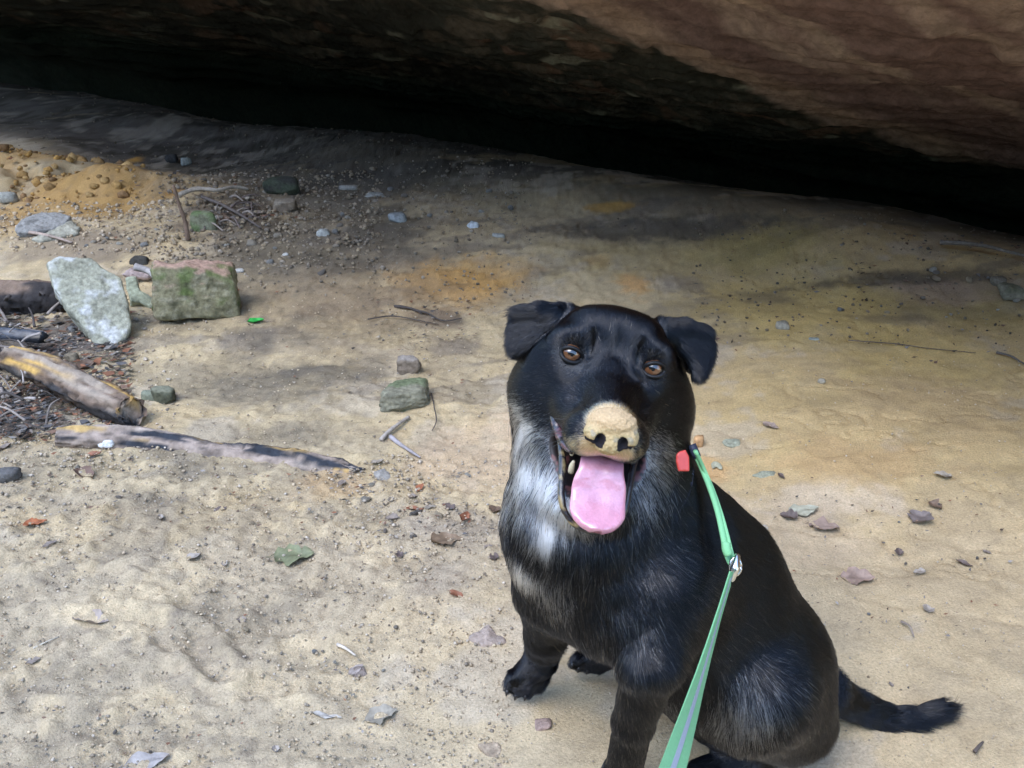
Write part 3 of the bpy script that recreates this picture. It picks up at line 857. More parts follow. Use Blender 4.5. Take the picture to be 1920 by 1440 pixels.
    deep = (inn < 1.0) & (nh[:, 2] < 206)
    nrm = nv - H(0, -74, 165); nrm /= np.linalg.norm(nrm, axis=1)[:, None]
    nv = nv + nrm * (0.0011 * 1.3 * np.maximum(crust, -.3) + .0013 * fbm(nv * 620, 231, 3, .7))[:, None] * (~deep)[:, None]
    nc = np.tile(np.array([.50, .37, .19]), (len(nv), 1))
    nc = mixc(nc, (.55, .39, .22), sstep(-80, -52, nh[:, 1])); nc = mixc(nc, (.40, .33, .17), sstep(.0, .35, crust) * .6 * (nh[:, 1] < -62))
    nc = mixc(nc, (.27, .26, .22), sstep(.1, .4, fbm(nv * 150, 232, 3)) * .55 * (np.abs(nh[:, 1] + 72) < 12))
    slit = np.zeros(len(nv), bool)
    for s in (-1, 1):
        t_ = np.clip((nh[:, 0] * s - 20) / 24, 0, 1); slit |= (np.abs(nh[:, 1] + 94 - 4 * t_) < 5.0 * (1 - .5 * t_)) & (nh[:, 0] * s > 20) & (nh[:, 0] * s < 45) & (nh[:, 2] > 180)
    deep = deep | slit
    nc = np.where(deep[:, None], np.array([.016, .014, .018]), nc)
    nose = mesh_obj('nose', nv, nf, material('clay_crust', attr=True, rough=.85, var=.18, scale=500, bump=.7, bscale=700, bdist=.0012, spec=.25), root, DOG, cols=nc)
    nose['label'] = 'dog nose caked in yellow clay with two open nostrils'

    # eyes
    M_ball = material('eye_dark', col=(.012, .008, .007), rough=.08, var=0, bump=0, spec=.6, coat=1.0)
    M_iris = material('eye_iris', attr=True, rough=.12, var=.15, scale=900, bump=0, spec=.5, coat=1.0)
    M_pup = material('eye_pupil', col=(.006, .005, .006), rough=.05, var=0, bump=0, spec=.5, coat=1.0)
    M_lid = material('eye_rim', col=(.006, .006, .007), rough=.45, var=.2, bump=.5, bscale=900, bdist=.0008, spec=.3)
    sv, sf = ico(4)
    for s, e in zip((-1, 1), EYES):
        g = EYE + np.array([0, 0, .05]) - e; g /= np.linalg.norm(g); g = g + 0.10 * hu + hr * (-.05 * s); g /= np.linalg.norm(g)
        ro = 21.5 * UH; cen = e - hf * 8 * UH
        eye = mesh_obj('eye', cen + sv * ro, sf, M_ball, root, DOG)
        ang = np.degrees(np.arccos(np.clip(sv @ g, -1, 1)))
        for nm, lim, k, mm in (('iris', 52, 1.012, M_iris), ('pupil', 25, 1.020, M_pup)):
            keep = (ang[sf] < lim).all(1); ff = sf[keep]; ids = np.unique(ff); mp_ = np.full(len(sv), -1); mp_[ids] = np.arange(len(ids))
            tt_ = (ang[ids] / 52)[:, None]
            ic = np.array([.125, .052, .021]) * (1 - tt_ ** 6 * .8) * (0.6 + .7 * tt_)
            mesh_obj(nm, cen + sv[ids] * ro * k, mp_[ff], mm, eye, DOG, cols=ic)
        an = np.linspace(0, 2 * math.pi, 26, endpoint=False); ring = []
        for a_ in an:
            rr_ = math.cos(a_) * 20.5; uu = math.sin(a_) * (16.0 if math.sin(a_) > 0 else 11.0) - 0.10 * rr_ * s * -1
            zz = math.sqrt(max(0, 24.5 ** 2 - rr_ ** 2 - uu ** 2)) - 6 + (0 if abs(rr_) < 18 else -2)
            ring.append(H(s * 78.5 + rr_, uu, zz))
        ring.append(ring[0])
        v_, f_ = tube(np.array(ring), 3.8 * UH, 8)
        mesh_obj('eyelid', v_, f_, M_lid, root, DOG)

    # tongue
    cl = [(2, -142, 30, 36), (2, -140, 80, 38), (3, -147, 118, 41), (3, -164, 142, 44), (4, -184, 150, 50), (5, -202, 156, 54), (6, -217, 168, 55), (7, -229, 183, 53), (7, -238, 198, 45), (7, -243, 210, 32), (7, -247, 216, 13)]
    cl = np.array(cl, float); uu = np.linspace(0, len(cl) - 1, 40); cl = np.stack([np.interp(uu, range(len(cl)), cl[:, i]) for i in range(4)], 1)
    for _ in range(3): cl[1:-1, :3] = cl[1:-1, :3] * .5 + .25 * (cl[:-2, :3] + cl[2:, :3])
    T = np.gradient(cl[:, :3], axis=0); T /= np.linalg.norm(T, axis=1)[:, None]
    tv = []; sg = 34; wv = np.linspace(0, 1, len(cl))
    for i in range(len(cl)):
        nrm = np.cross(T[i], [1, 0, 0]); nrm /= np.linalg.norm(nrm); nrm = nrm * (1 if nrm @ np.array([0, .6, .8]) > 0 else -1)
        ww = cl[i, 3]; bulge = ww * .93 + 1.2 * math.sin(i * .5) * (wv[i] > .3)
        for j in range(sg):
            a_ = 2 * math.pi * j / sg; x = math.cos(a_); y = math.sin(a_)
            xx = np.sign(x) * abs(x) ** .8; yy = np.sign(y) * abs(y) ** .7
            th = 7.5 + 3.5 * sstep(.5, .95, abs(x))
            groove = -9.0 * math.exp(-(xx / .14) ** 2) * (yy > 0) * (1 - sstep(.55, .85, wv[i])) + 5 * xx * xx * (1 - wv[i]) + (-5 * xx * xx) * wv[i]
            tv.append(np.array([cl[i, 0], cl[i, 1], cl[i, 2]]) + np.array([1, 0, 0]) * bulge * xx + nrm * (yy * th + groove))
    tv = np.array(tv); tf = [(i * sg + j, i * sg + (j + 1) % sg, (i + 1) * sg + (j + 1) % sg, (i + 1) * sg + j) for i in range(len(cl) - 1) for j in range(sg)]
    tf += [tuple(range(sg))[::-1], tuple((len(cl) - 1) * sg + j for j in range(sg))]
    tw = HO + (tv * UH) @ HB
    tw = tw + (0.0009 * fbm(tw * 120, 240, 3) + .0004 * fbm(tw * 500, 241, 2))[:, None] * hf
    tc_ = np.tile(np.array([.62, .28, .37]), (len(tw), 1)); tc_ = mixc(tc_, (.46, .21, .28), np.repeat(1 - wv, sg)); tc_ = mixc(tc_, (.68, .33, .42), sstep(-.1, .3, fbm(tw * 60, 242, 3)) * .5)
    gx = np.abs(((tw - HO) @ HB.T / UH)[:, 0] - 4); tc_ = mixc(tc_, (.36, .14, .19), (1 - sstep(1, 7, gx)) * np.repeat(1 - sstep(.45, .8, wv), sg) * .8)  # groove's shade painted as a darker line along the middle
    mesh_obj('tongue', tw, tf, material('tongue_flesh', attr=True, rough=.2, var=.08, scale=400, bump=.5, bscale=150, bdist=.0022, spec=.6, coat=1.0, sss=.15), root, DOG, cols=tc_)
    # the dark wet lips
    M_lip = material('lip_skin', attr=True, rough=.22, var=.3, scale=260, bump=.5, bscale=420, bdist=.0012, spec=.6, coat=.3)
    low = [(-76, -142, 40), (-66, -168, 82), (-61, -198, 118), (-57, -228, 146), (-44, -252, 158), (-22, -268, 163), (6, -273, 165), (34, -268, 162), (53, -250, 156), (60, -226, 144), (64, -196, 116), (68, -166, 80), (76, -142, 40)]
    v_, f_ = tube([H(*q) for q in low], np.array([6, 7, 7, 6.5, 6, 6, 6, 6, 6, 6.5, 7, 7, 6]) * UH, 10, .25, 160, 5, resamp=70)
    h2 = hloc(v_); outer = sstep(.2, .55, fbm(v_ * 200, 251, 3) + np.where(np.hypot(h2[:, 0], (h2[:, 1] + 200) * 1.0) > 63, .3, -.4) * (h2[:, 1] < -190))
    lc = mixc(np.tile(np.array([.016, .014, .016]), (len(v_), 1)), (.42, .32, .15), outer * .65 * (h2[:, 0] < 15))
    mesh_obj('lower_lip', v_, f_, M_lip, root, DOG, cols=lc)
    for s in (-1, 1):
        up_ = [(s * 92, -104, 4), (s * 88, -122, 30), (s * 76, -138, 62), (s * 64, -146, 96), (s * 54, -146, 124)]
        v_, f_ = tube([H(*q) for q in up_], np.array([5, 9, 9, 8, 4]) * UH, 10, .45, 210, 9, resamp=40)
        pk = sstep(.1, .4, fbm(v_ * 150, 252, 3)); lc = mixc(np.tile(np.array([.016, .013, .015]), (len(v_), 1)), (.16, .07, .08), pk * .8)
        mesh_obj('upper_lip', v_, f_, M_lip, root, DOG, cols=lc)
    # teeth in the corner of the mouth
    M_t = material('tooth_enamel', col=(.62, .55, .38), rough=.25, var=.15, scale=300, bump=.1, spec=.5)
    for pts, rd in (([(-50, -132, 104), (-52, -147, 108), (-51, -158, 110)], [7, 6, 2.5]), ([(-46, -190, 108), (-47, -176, 114), (-46, -164, 118)], [6, 5.5, 2.5]), ([(50, -130, 100), (51, -143, 104), (50, -150, 106)], [8, 7, 3])):
        v_, f_ = tube([H(*q) for q in pts], np.array(rd) * UH, 10, resamp=7); mesh_obj('tooth', v_, f_, M_t, root, DOG)
    # claws
    M_c = material('claw_horn', col=(.02, .018, .017), rough=.3, var=.2, bump=0, spec=.5)
    for (px, py, d) in ((955, 1296, 1.252), (971, 1304, 1.254), (989, 1305, 1.254), (1005, 1296, 1.254), (1077, 1246, 1.290), (1089, 1253, 1.291), (1105, 1256, 1.291)):
        a_ = P(px, py - 5, d - .002); v_, f_ = tube([a_, a_ + np.array([-.003, -.004, -.002]), a_ + np.array([-.004, -.007, -.006])], [.003, .0024, .0008], 8); mesh_obj('claw', v_, f_, M_c, root, DOG)
    # whiskers
    M_w = material('whisker_hair', col=(.05, .05, .05), rough=.4, var=0, bump=0)
    for s in (-1, 1):
        for k in range(7):
            a_ = np.array([s * rg.uniform(48, 72), rg.uniform(-118, -88), rg.uniform(110, 150)]); d_ = np.array([s * 1.0, rg.uniform(-.7, .1), rg.uniform(-.5, .2)]); ln = rg.uniform(50, 95)
            pts = [H(*(a_ + d_ * ln * t + np.array([0, -18, 0]) * t * t)) for t in np.linspace(0, 1, 5)]
            v_, f_ = tube(pts, [.0003, .00028, .00022, .00016, .00008], 4); mesh_obj('whisker', v_, f_, M_w, root, DOG)
    return root
build_dog()

# ------------------------------------------------------------------ collar and leash
def build_leash():
    M_green = material('green_webbing', col=(.21, .50, .25), rough=.7, var=.12, scale=900, bump=.35, bscale=1500, bdist=.0004, spec=.3)
    M_stripe = material('stripe_webbing', col=(.36, .40, .46), rough=.6, var=.1, scale=900, bump=.2, bscale=1500, bdist=.0003)
    M_dark = material('dark_rubber', col=(.03, .035, .06), rough=.5, var=.1, bump=.1)
    M_steel = material('bright_steel', col=(.75, .75, .73), rough=.22, var=.05, bump=0, metal=1.0)
    M_red = material('red_plastic', col=(.55, .07, .055), rough=.35, var=.12, scale=90, bump=.05, coat=.3)
    # collar: a band round the neck, mostly sunk in the coat, with its red tag
    q3 = [on_dog(1292, 846, 14), on_dog(972, 890, 14), on_dog(1110, 1000, 14)]
    cn = (q3[0] + q3[1]) / 2 + np.array([0, .06, .0]); pn = np.cross(q3[1] - q3[0], q3[2] - q3[0]); pn /= np.linalg.norm(pn)
    e0 = (q3[0] - q3[1]); e0 /= np.linalg.norm(e0); e1 = np.cross(pn, e0)
    ring = []
    for k in range(40):   # the band lies on the neck: step outwards until the neck's surface is reached
        an = 2 * math.pi * k / 40; d_ = e0 * math.cos(an) + e1 * math.sin(an); rr = .03
        while rr < .16:
            ijk = np.round((cn + d_ * rr - DF.lo) / DF.h).astype(int)
            if DF.v[tuple(np.clip(ijk, 0, DF.n - 1))] > 0.0: break
            rr += .002
        ring.append(rr)
    ring = np.array(ring)
    for _ in range(6): ring = ring * .5 + .25 * (np.roll(ring, 1) + np.roll(ring, -1))
    pts = [cn + (e0 * math.cos(2 * math.pi * k / 40) + e1 * math.sin(2 * math.pi * k / 40)) * (ring[k] - .002) for k in range(40)]
    base = q3[0]
    col = empty('dog_collar', base, 'dark dog collar sunk in the neck fur, red tag showing', 'collar')
    v, f = tube(pts + [pts[0]], .0035, 8, resamp=80, flat=1.0); mesh_obj('band', v, f, M_dark, col, base)
    t0 = on_dog(1280, 862, 14, .026); d0 = float((t0 - EYE) @ FWD)
    n = EYE - t0; n /= np.linalg.norm(n); n = n + np.array([.35, 0, 0]); n /= np.linalg.norm(n); a0 = np.cross([0, 0, 1], n); a0 /= np.linalg.norm(a0); a1 = np.cross(n, a0)
    pl = [tuple(((P(px, py, d0) - t0) @ a0, (P(px, py, d0) - t0) @ a1)) for px, py in ((1267, 852), (1274, 846), (1286, 843), (1293, 856), (1293, 884), (1270, 884), (1266, 866))]
    Fd = Field(t0 - .02, t0 + .02, .0011); Fd.add(Prism(t0, np.stack([a0, a1, n]), pl, .002, .0016)); v, f = Fd.mesh(1)
    tg = mesh_obj('tag', v, f, M_red, col, base); tg['label'] = 'red collar tag'
    # leash: cord, snap hook, flat webbing running up to the photographer's hand
    clip = P(1379, 1062, .975)
    le = empty('leash', clip, 'bright green leash with a grey stripe clipped at the dog\'s shoulder', 'leash')
    def cordpath(pp):
        out = []
        for i, (px, py) in enumerate(pp):
            t = i / (len(pp) - 1); q = on_dog(px, py, 10, .012); d = 1.02 if q is None else float((q - EYE) @ FWD)
            out.append(P(px, py, min(d, lerp(d, .975, t ** 1.3))))
        out = np.array(out); out[1:-1] = out[1:-1] * .5 + .25 * (out[:-2] + out[2:]); return out
    A_ = cordpath([(1300, 842), (1314, 872), (1331, 912), (1346, 955), (1356, 1000), (1360, 1035), (1367, 1052), (1377, 1066)])
    B_ = cordpath([(1304, 846), (1320, 880), (1340, 925), (1353, 965), (1364, 1005), (1371, 1035), (1375, 1050), (1380, 1056)])
    for q, w in ((A_, .0036), (B_, .0032)):
        v, f = tube(q, w, 8, resamp=40, flat=.7); mesh_obj('cord', v, f, M_green, le, clip)
    v, f = tube([A_[0] - (A_[1] - A_[0]) * .25, A_[0] * .5 + A_[1] * .5], [.0048, .0044], 10, resamp=4); mesh_obj('sleeve', v, f, M_dark, le, clip)
    v, f = tube([P(1361, 1018, .972), P(1362, 1030, .970), P(1366, 1040, .970)], .0045, 8, resamp=6); mesh_obj('cord_knot', v, f, M_green, le, clip)
    an = np.linspace(0, 2 * math.pi, 21)
    v, f = tube([clip + RGT * .0052 * math.cos(x) + UPV * .0085 * math.sin(x) for x in an], .0016, 8)
    v2, f2 = tube([P(1383, 1040, .974), P(1381, 1052, .970), P(1378, 1066, .968), P(1373, 1084, .970), P(1370, 1090, .970)], [.0025, .0032, .0045, .0035, .002], 10, resamp=14)
    mesh_obj('snap_hook', *join([(v, f), (v2, f2)]), M_steel, le, clip)
    way = [(1369, 1084, .970, 74), (1349, 1150, .905, 73), (1331, 1212, .835, 66), (1311, 1280, .755, 55), (1290, 1350, .670, 38), (1262, 1440, .575, 14), (1230, 1530, .50, 5), (1190, 1640, .43, 0)]
    C = np.array([P(a, b, c) for a, b, c, _ in way]); uu = np.linspace(0, len(way) - 1, 60)
    tw = np.interp(uu, range(len(way)), [x[3] for x in way]); C = np.stack([np.interp(uu, range(len(way)), C[:, i]) for i in range(3)], 1)
    for _ in range(8): C[1:-1] = C[1:-1] * .5 + .25 * (C[:-2] + C[2:])
    T = np.gradient(C, axis=0); T /= np.linalg.norm(T, axis=1)[:, None]
    def ribbon(hw, th, lift):
        V = []
        for i in range(len(C)):
            vw = EYE - C[i]; vw /= np.linalg.norm(vw); s_ = np.cross(T[i], vw); s_ /= np.linalg.norm(s_); nn = np.cross(s_, T[i]); nn *= 1 if nn @ vw > 0 else -1
            c_, q = math.cos(R(tw[i])), math.sin(R(tw[i])); sd_ = s_ * c_ + nn * q; n2 = nn * c_ - s_ * q
            o_ = C[i] + n2 * lift
            V += [o_ - sd_ * hw - n2 * th, o_ + sd_ * hw - n2 * th, o_ + sd_ * hw + n2 * th, o_ - sd_ * hw + n2 * th]
        F_ = [(i * 4 + j, i * 4 + (j + 1) % 4, i * 4 + 4 + (j + 1) % 4, i * 4 + 4 + j) for i in range(len(C) - 1) for j in range(4)]
        return V, F_ + [(3, 2, 1, 0), tuple(len(V) - 4 + k for k in range(4))]
    v, f = ribbon(.0074, .0007, 0); mesh_obj('strap', v, f, M_green, le, clip, smooth=False)
    v, f = ribbon(.0015, .0003, .0008); mesh_obj('stripe', v, f, M_stripe, le, clip, smooth=False)
build_leash()

# ------------------------------------------------------------------ stones
M_stone = material('stone_face', attr=True, rough=.9, var=.38, scale=110, bump=.9, bscale=130, bdist=.006, spec=.2)
def stone_colours(v, n, base, top, moss, seed, mossy=.4):
    c = np.tile(np.array(base, float), (len(v), 1)); q = v * 22 + seed
    c = mixc(c, np.array(base) * .5, sstep(.05, .4, fbm(q * 1.6, seed, 4)) * .6)
    if top is not None: c = mixc(c, top, sstep(.35, .75, n[:, 2] + .3 * fbm(q, seed + 1, 3)))
    if moss is not None: c = mixc(c, moss, sstep(.35 - mossy, .65 - mossy, fbm(q * .9, seed + 2, 4) + .25 * n[:, 2]))
    return c
def vnormals(v, f):
    f = np.asarray(f); n = np.cross(v[f[:, 1]] - v[f[:, 0]], v[f[:, 2]] - v[f[:, 0]]); out = np.zeros_like(v)
    for k in range(f.shape[1]):
        for x in range(3): out[:, x] += np.bincount(f[:, k], n[:, x], len(v))
    return out / (np.linalg.norm(out, axis=1)[:, None] + 1e-12)

def stone(name, label, px, py, w, h, dp, seed, base, top=None, moss=None, rot=0., sub=3, group=None, cat='stone', bury=.22, planes=8, rough=.07, soft=14., mossy=.4, tilt=0.):
    g = G(px, py); k = mpp(g)
    v, f = rock_shape((w * k, dp * k, h * k), seed, sub, planes, rough, soft)
    Rm = np.array(Euler((tilt, 0, rot)).to_matrix()); v = v @ Rm.T
    v[:, 2] += h * k * (.5 - bury)
    n = vnormals(v, f); c = stone_colours(v, n, base, top, moss, seed, mossy)
    o = mesh_obj(name, v, f, M_stone, cols=np.clip(c, .01, .8)); o.location = g
    return tag(o, label, cat, group)

def plate(name, label, poly, lean, th, seed, base, top=None, moss=None, cat='stone', h=.0035, at=None, lift=0., group=None, mossy=.4, rough=1., turn=0.):
    """a slab whose outline is seen face on; lean = how far its face is tipped from upright (0) to flat (90)"""
    pl = np.array(poly, float); cx, cy = pl.mean(0); g = G(cx, at if at else pl[:, 1].max() - 2); g[2] += lift
    r = ray(cx, cy); hz = -np.array([r[0], r[1], 0]); hz /= np.linalg.norm(hz); hz = hz + np.array([turn, 0, 0]); hz /= np.linalg.norm(hz)
    n = hz * math.cos(R(lean)) + np.array([0, 0, 1]) * math.sin(R(lean)); a0 = np.cross([0, 0, 1], n); a0 /= np.linalg.norm(a0); a1 = np.cross(n, a0)
    Q = []
    for px, py in poly:
        rr = ray(px, py); Q.append(EYE + rr * (((g - EYE) @ n) / (rr @ n)))
    c = np.mean(Q, 0); P2 = [((q - c) @ a0, (q - c) @ a1) for q in Q]
    nz = lambda p: (rough * (.0045 * fbm(p * 26 + seed, seed, 3) + .002 * vnoise(p * 90 + seed, seed + 5))).astype(np.float32)
    pr = Prism(c - n * th, np.stack([a0, a1, n]), P2, th, min(.006, th * .6), nz); lo, hi = pr.bounds(.012)
    F = Field(lo, hi, h); F.add(pr, .002); v, f = F.mesh(1)
    nn = vnormals(v, f); cc = stone_colours(v, nn, base, top, moss, seed, mossy)
    b = np.array([c[0], c[1], v[:, 2].min()])
    o = mesh_obj(name, v, f, M_stone, None, b, cols=np.clip(cc, .01, .85)); o.location = b
    return tag(o, label, cat, group)

GREY, PALE, DARK, BROWN, MOSS, SAGE = (.27, .26, .24), (.40, .39, .34), (.07, .068, .062), (.20, .15, .11), (.11, .14, .06), (.22, .25, .17)
plate('stone_slab', 'large pale triangular stone slab standing on its point beside mossy block', [(88, 490), (110, 481), (172, 483), (196, 503), (226, 520), (240, 560), (246, 606), (236, 636), (214, 648), (188, 655), (176, 640), (150, 604), (124, 576), (100, 540)], 42, .030, 301, (.36, .36, .28), None, (.56, .57, .55), at=652, mossy=.14)
def mossy_block():
    g = G(368, 588); k = mpp(g)
    v, f = rock_shape((168 * k, 105 * k, 118 * k), 312, 5, 3, .07, 18); v = v @ np.array(Euler((-.06, .10, .22)).to_matrix()).T; v[:, 2] += 118 * k * .42
    v = v + vnormals(v, f) * (.008 * fbm(v * 22, 311, 3) + .004 * fbm(v * 70, 313, 3))[:, None]
    n = vnormals(v, f); q = v * 30
    c = np.tile(np.array([.24, .225, .14]), (len(v), 1)); c = mixc(c, (.10, .10, .06), sstep(.05, .35, fbm(q * 1.5, 314, 4)) * .8); c = mixc(c, (.38, .36, .26), sstep(.1, .4, -fbm(q * 2.2, 315, 4)) * .7)
    c = mixc(c, (.40, .27, .21), sstep(.35, .7, n[:, 2] + .15 * fbm(q, 316, 3)))
    c = mixc(c, (.11, .16, .05), sstep(.16, .5, fbm(q * .8 + 3, 317, 4) - np.abs(n[:, 2] - .35) * .5 + .2) * .8)
    o = mesh_obj('stone_block', v, f, M_stone, cols=np.clip(c, .01, .8)); o.location = g
    tag(o, 'squarish stone block, pinkish top and green mossy front face', 'stone')
mossy_block()
plate('flat_stone', 'flat grey stone plate on top of a paler plate at the left edge', [(28, 428), (38, 410), (72, 398), (112, 396), (134, 404), (122, 420), (96, 430), (60, 434), (34, 436)], 68, .012, 321, (.30, .30, .29), at=436, lift=.03)
plate('flat_stone', 'pale flat stone plate lying under the darker grey plate', [(58, 446), (98, 430), (134, 412), (150, 424), (146, 436), (108, 448), (74, 452)], 66, .012, 322, (.40, .39, .32), at=450, lift=.006)
plate('stone_chunk', 'pale green stone wedged between the big slab and the mossy block', [(236, 520), (256, 516), (262, 545), (286, 556), (294, 570), (280, 580), (262, 566), (244, 566)], 40, .018, 323, (.38, .41, .30), at=584)
stone('stone', 'dark lump of stone on the back corner of the mossy block', 262, 494, 38, 22, 24, 324, DARK)
plate('bark_chip', 'pale pinkish chip resting against the mossy block', [(228, 514), (246, 501), (268, 500), (290, 512), (276, 520), (252, 516)], 60, .006, 325, (.42, .34, .32), cat='bark', at=520, lift=.05, h=.003)
stone('boulder', 'rounded dark green boulder at the back of the floor, left of centre', 530, 362, 78, 42, 50, 331, (.07, .085, .06), None, (.05, .05, .045), sub=4, planes=5)
stone('boulder', 'brown blocky stone in front of the dark green boulder', 536, 394, 54, 30, 36, 332, (.20, .16, .12), (.27, .23, .18), sub=4, planes=4)
stone('stone', 'square grey green stone standing left of the branch pile', 384, 428, 50, 44, 30, 333, (.22, .23, .16), None, (.14, .19, .09), planes=3)
stone('stone', 'bluish grey flat stone lying alone behind the scree', 746, 414, 44, 18, 34, 334, (.30, .33, .34), rot=.4)
stone('stone', 'whitish oval stone right of the scree', 606, 441, 32, 15, 18, 335, (.46, .48, .46))
stone('stone', 'small round pale stone in line with the two white ones at the back', 935, 445, 28, 11, 18, 336, (.40, .41, .38))
plate('white_fragment', 'bluish white fragment on the floor at the back, beside a tiny stick', [(874, 420), (884, 413), (897, 418), (898, 427), (880, 426)], 60, .008, 337, (.62, .68, .72), cat='fragment', h=.003)  # small bluish white scrap
stone('stone', 'pale flat stone at the edge of the dark soil, left of its neighbour', 654, 356, 38, 12, 18, 338, (.38, .37, .34))
stone('stone', 'pale flat stone at the edge of the dark soil, right of its neighbour', 704, 368, 40, 9, 20, 339, (.36, .36, .33))
stone('stone', 'white pebble on the right fringe of the scree', 535, 480, 14, 8, 10, 340, (.62, .62, .60), sub=2)
stone('stone', 'pale pebble by the right shoulder of the mossy block', 450, 510, 20, 10, 14, 341, (.5, .49, .46), sub=2)
stone('stone', 'pale grey stone at the left edge, below the ochre swelling', 16, 376, 42, 24, 26, 342, (.38, .39, .36))
stone('stone', 'dark stone with a pale face far back on the left, right one of the pair', 350, 308, 24, 17, 16, 343, (.22, .24, .22))
stone('stone', 'dark stone far back on the left, left one of the pair', 322, 304, 28, 22, 18, 344, (.05, .05, .05))
stone('stone', 'brown knobbly stone just above the flat mossy rock', 769, 696, 50, 44, 38, 345, (.22, .18, .14), (.28, .25, .22), (.13, .13, .05), sub=4, rough=.12, mossy=.2)
stone('stone', 'flat mossy green rock half sunk in the floor left of the dog', 760, 752, 104, 50, 84, 346, (.27, .26, .19), None, (.16, .19, .11), sub=5, rough=.16, bury=.34, mossy=.35)
stone('stone', 'dark green pointed stone at the end of the yellow log', 308, 752, 50, 42, 36, 347, (.12, .125, .085), (.20, .20, .14), sub=4, rough=.13)
stone('stone', 'pale green low stone touching the pointed dark green one', 280, 748, 36, 24, 26, 348, (.24, .26, .19))
stone('stone', 'small round brown stone left of the slab\'s point', 136, 676, 30, 22, 22, 349, (.25, .21, .15))
stone('stone', 'dark grey stone at the left edge below the logs', 12, 900, 56, 34, 40, 350, (.13, .125, .12))
stone('stone', 'bright white pebble on the half buried log', 201, 838, 30, 18, 20, 351, (.78, .80, .80), sub=3, bury=.05)
stone('stone', 'small round pale stone on the right behind the dog\'s ear', 1466, 614, 30, 17, 22, 352, (.36, .34, .28))
stone('stone', 'grey green flat flake right of the dog\'s ear', 1526, 637, 26, 5, 13, 353, (.30, .34, .31))
stone('stone', 'small round stone alone on the smooth clay right of the dog', 1540, 718, 16, 11, 12, 354, (.42, .38, .30), sub=2)
plate('stone_flake', 'grey green flake of stone nearest the leash collar end', [(1352, 826), (1366, 819), (1386, 823), (1388, 834), (1372, 838), (1358, 834)], 75, .004, 355, (.36, .37, .28), h=.0025)
plate('stone_flake', 'square pale green flake below the first flake by the leash', [(1330, 866), (1354, 864), (1356, 882), (1338, 885)], 78, .003, 356, (.38, .37, .27), h=.0025)
plate('stone_flake', 'long thin grey green flake, lowest of three right of the leash', [(1408, 890), (1430, 883), (1454, 884), (1450, 893), (1424, 896)], 78, .003, 357, (.31, .32, .24), h=.0025)
stone('stone', 'rounded orange stone beside the leash sleeve behind the dog\'s neck', 1310, 834, 22, 20, 20, 358, (.60, .36, .18), bury=.1)
stone('stone', 'grey stone in the dark at the right edge, larger of two', 1896, 552, 56, 30, 40, 359, (.22, .21, .16), None, (.15, .15, .10))
stone('stone', 'grey stone in the dark at the right edge, smaller of two', 1872, 532, 30, 18, 24, 360, (.20, .18, .14))
stone('stone', 'small reddish stone in the soil in front of the dog\'s paw', 1020, 1360, 38, 12, 34, 361, (.36, .26, .22), bury=.3)
plate('stone_flake', 'dark grey flake on the sand left of the dog\'s far paw', [(664, 1250), (676, 1247), (692, 1264), (672, 1270), (662, 1266)], 80, .003, 362, (.27, .22, .19), h=.0022)
plate('stone_flake', 'flat pinkish stone flush with the sand left of the far foreleg', [(880, 1196), (915, 1172), (948, 1196), (950, 1206), (905, 1212)], 84, .004, 363, (.42, .34, .29), h=.003)
plate('stone_flake', 'flat tan stone flush with the sand at the bottom below the dog', [(900, 1395), (935, 1393), (958, 1420), (962, 1445), (930, 1440)], 84, .004, 364, (.46, .36, .26), h=.003)
plate('stone_flake', 'bluish grey flat stone right of the end of the buried log', [(702, 884), (722, 880), (736, 894), (720, 900), (706, 897)], 74, .004, 365, (.33, .31, .28), h=.0025)

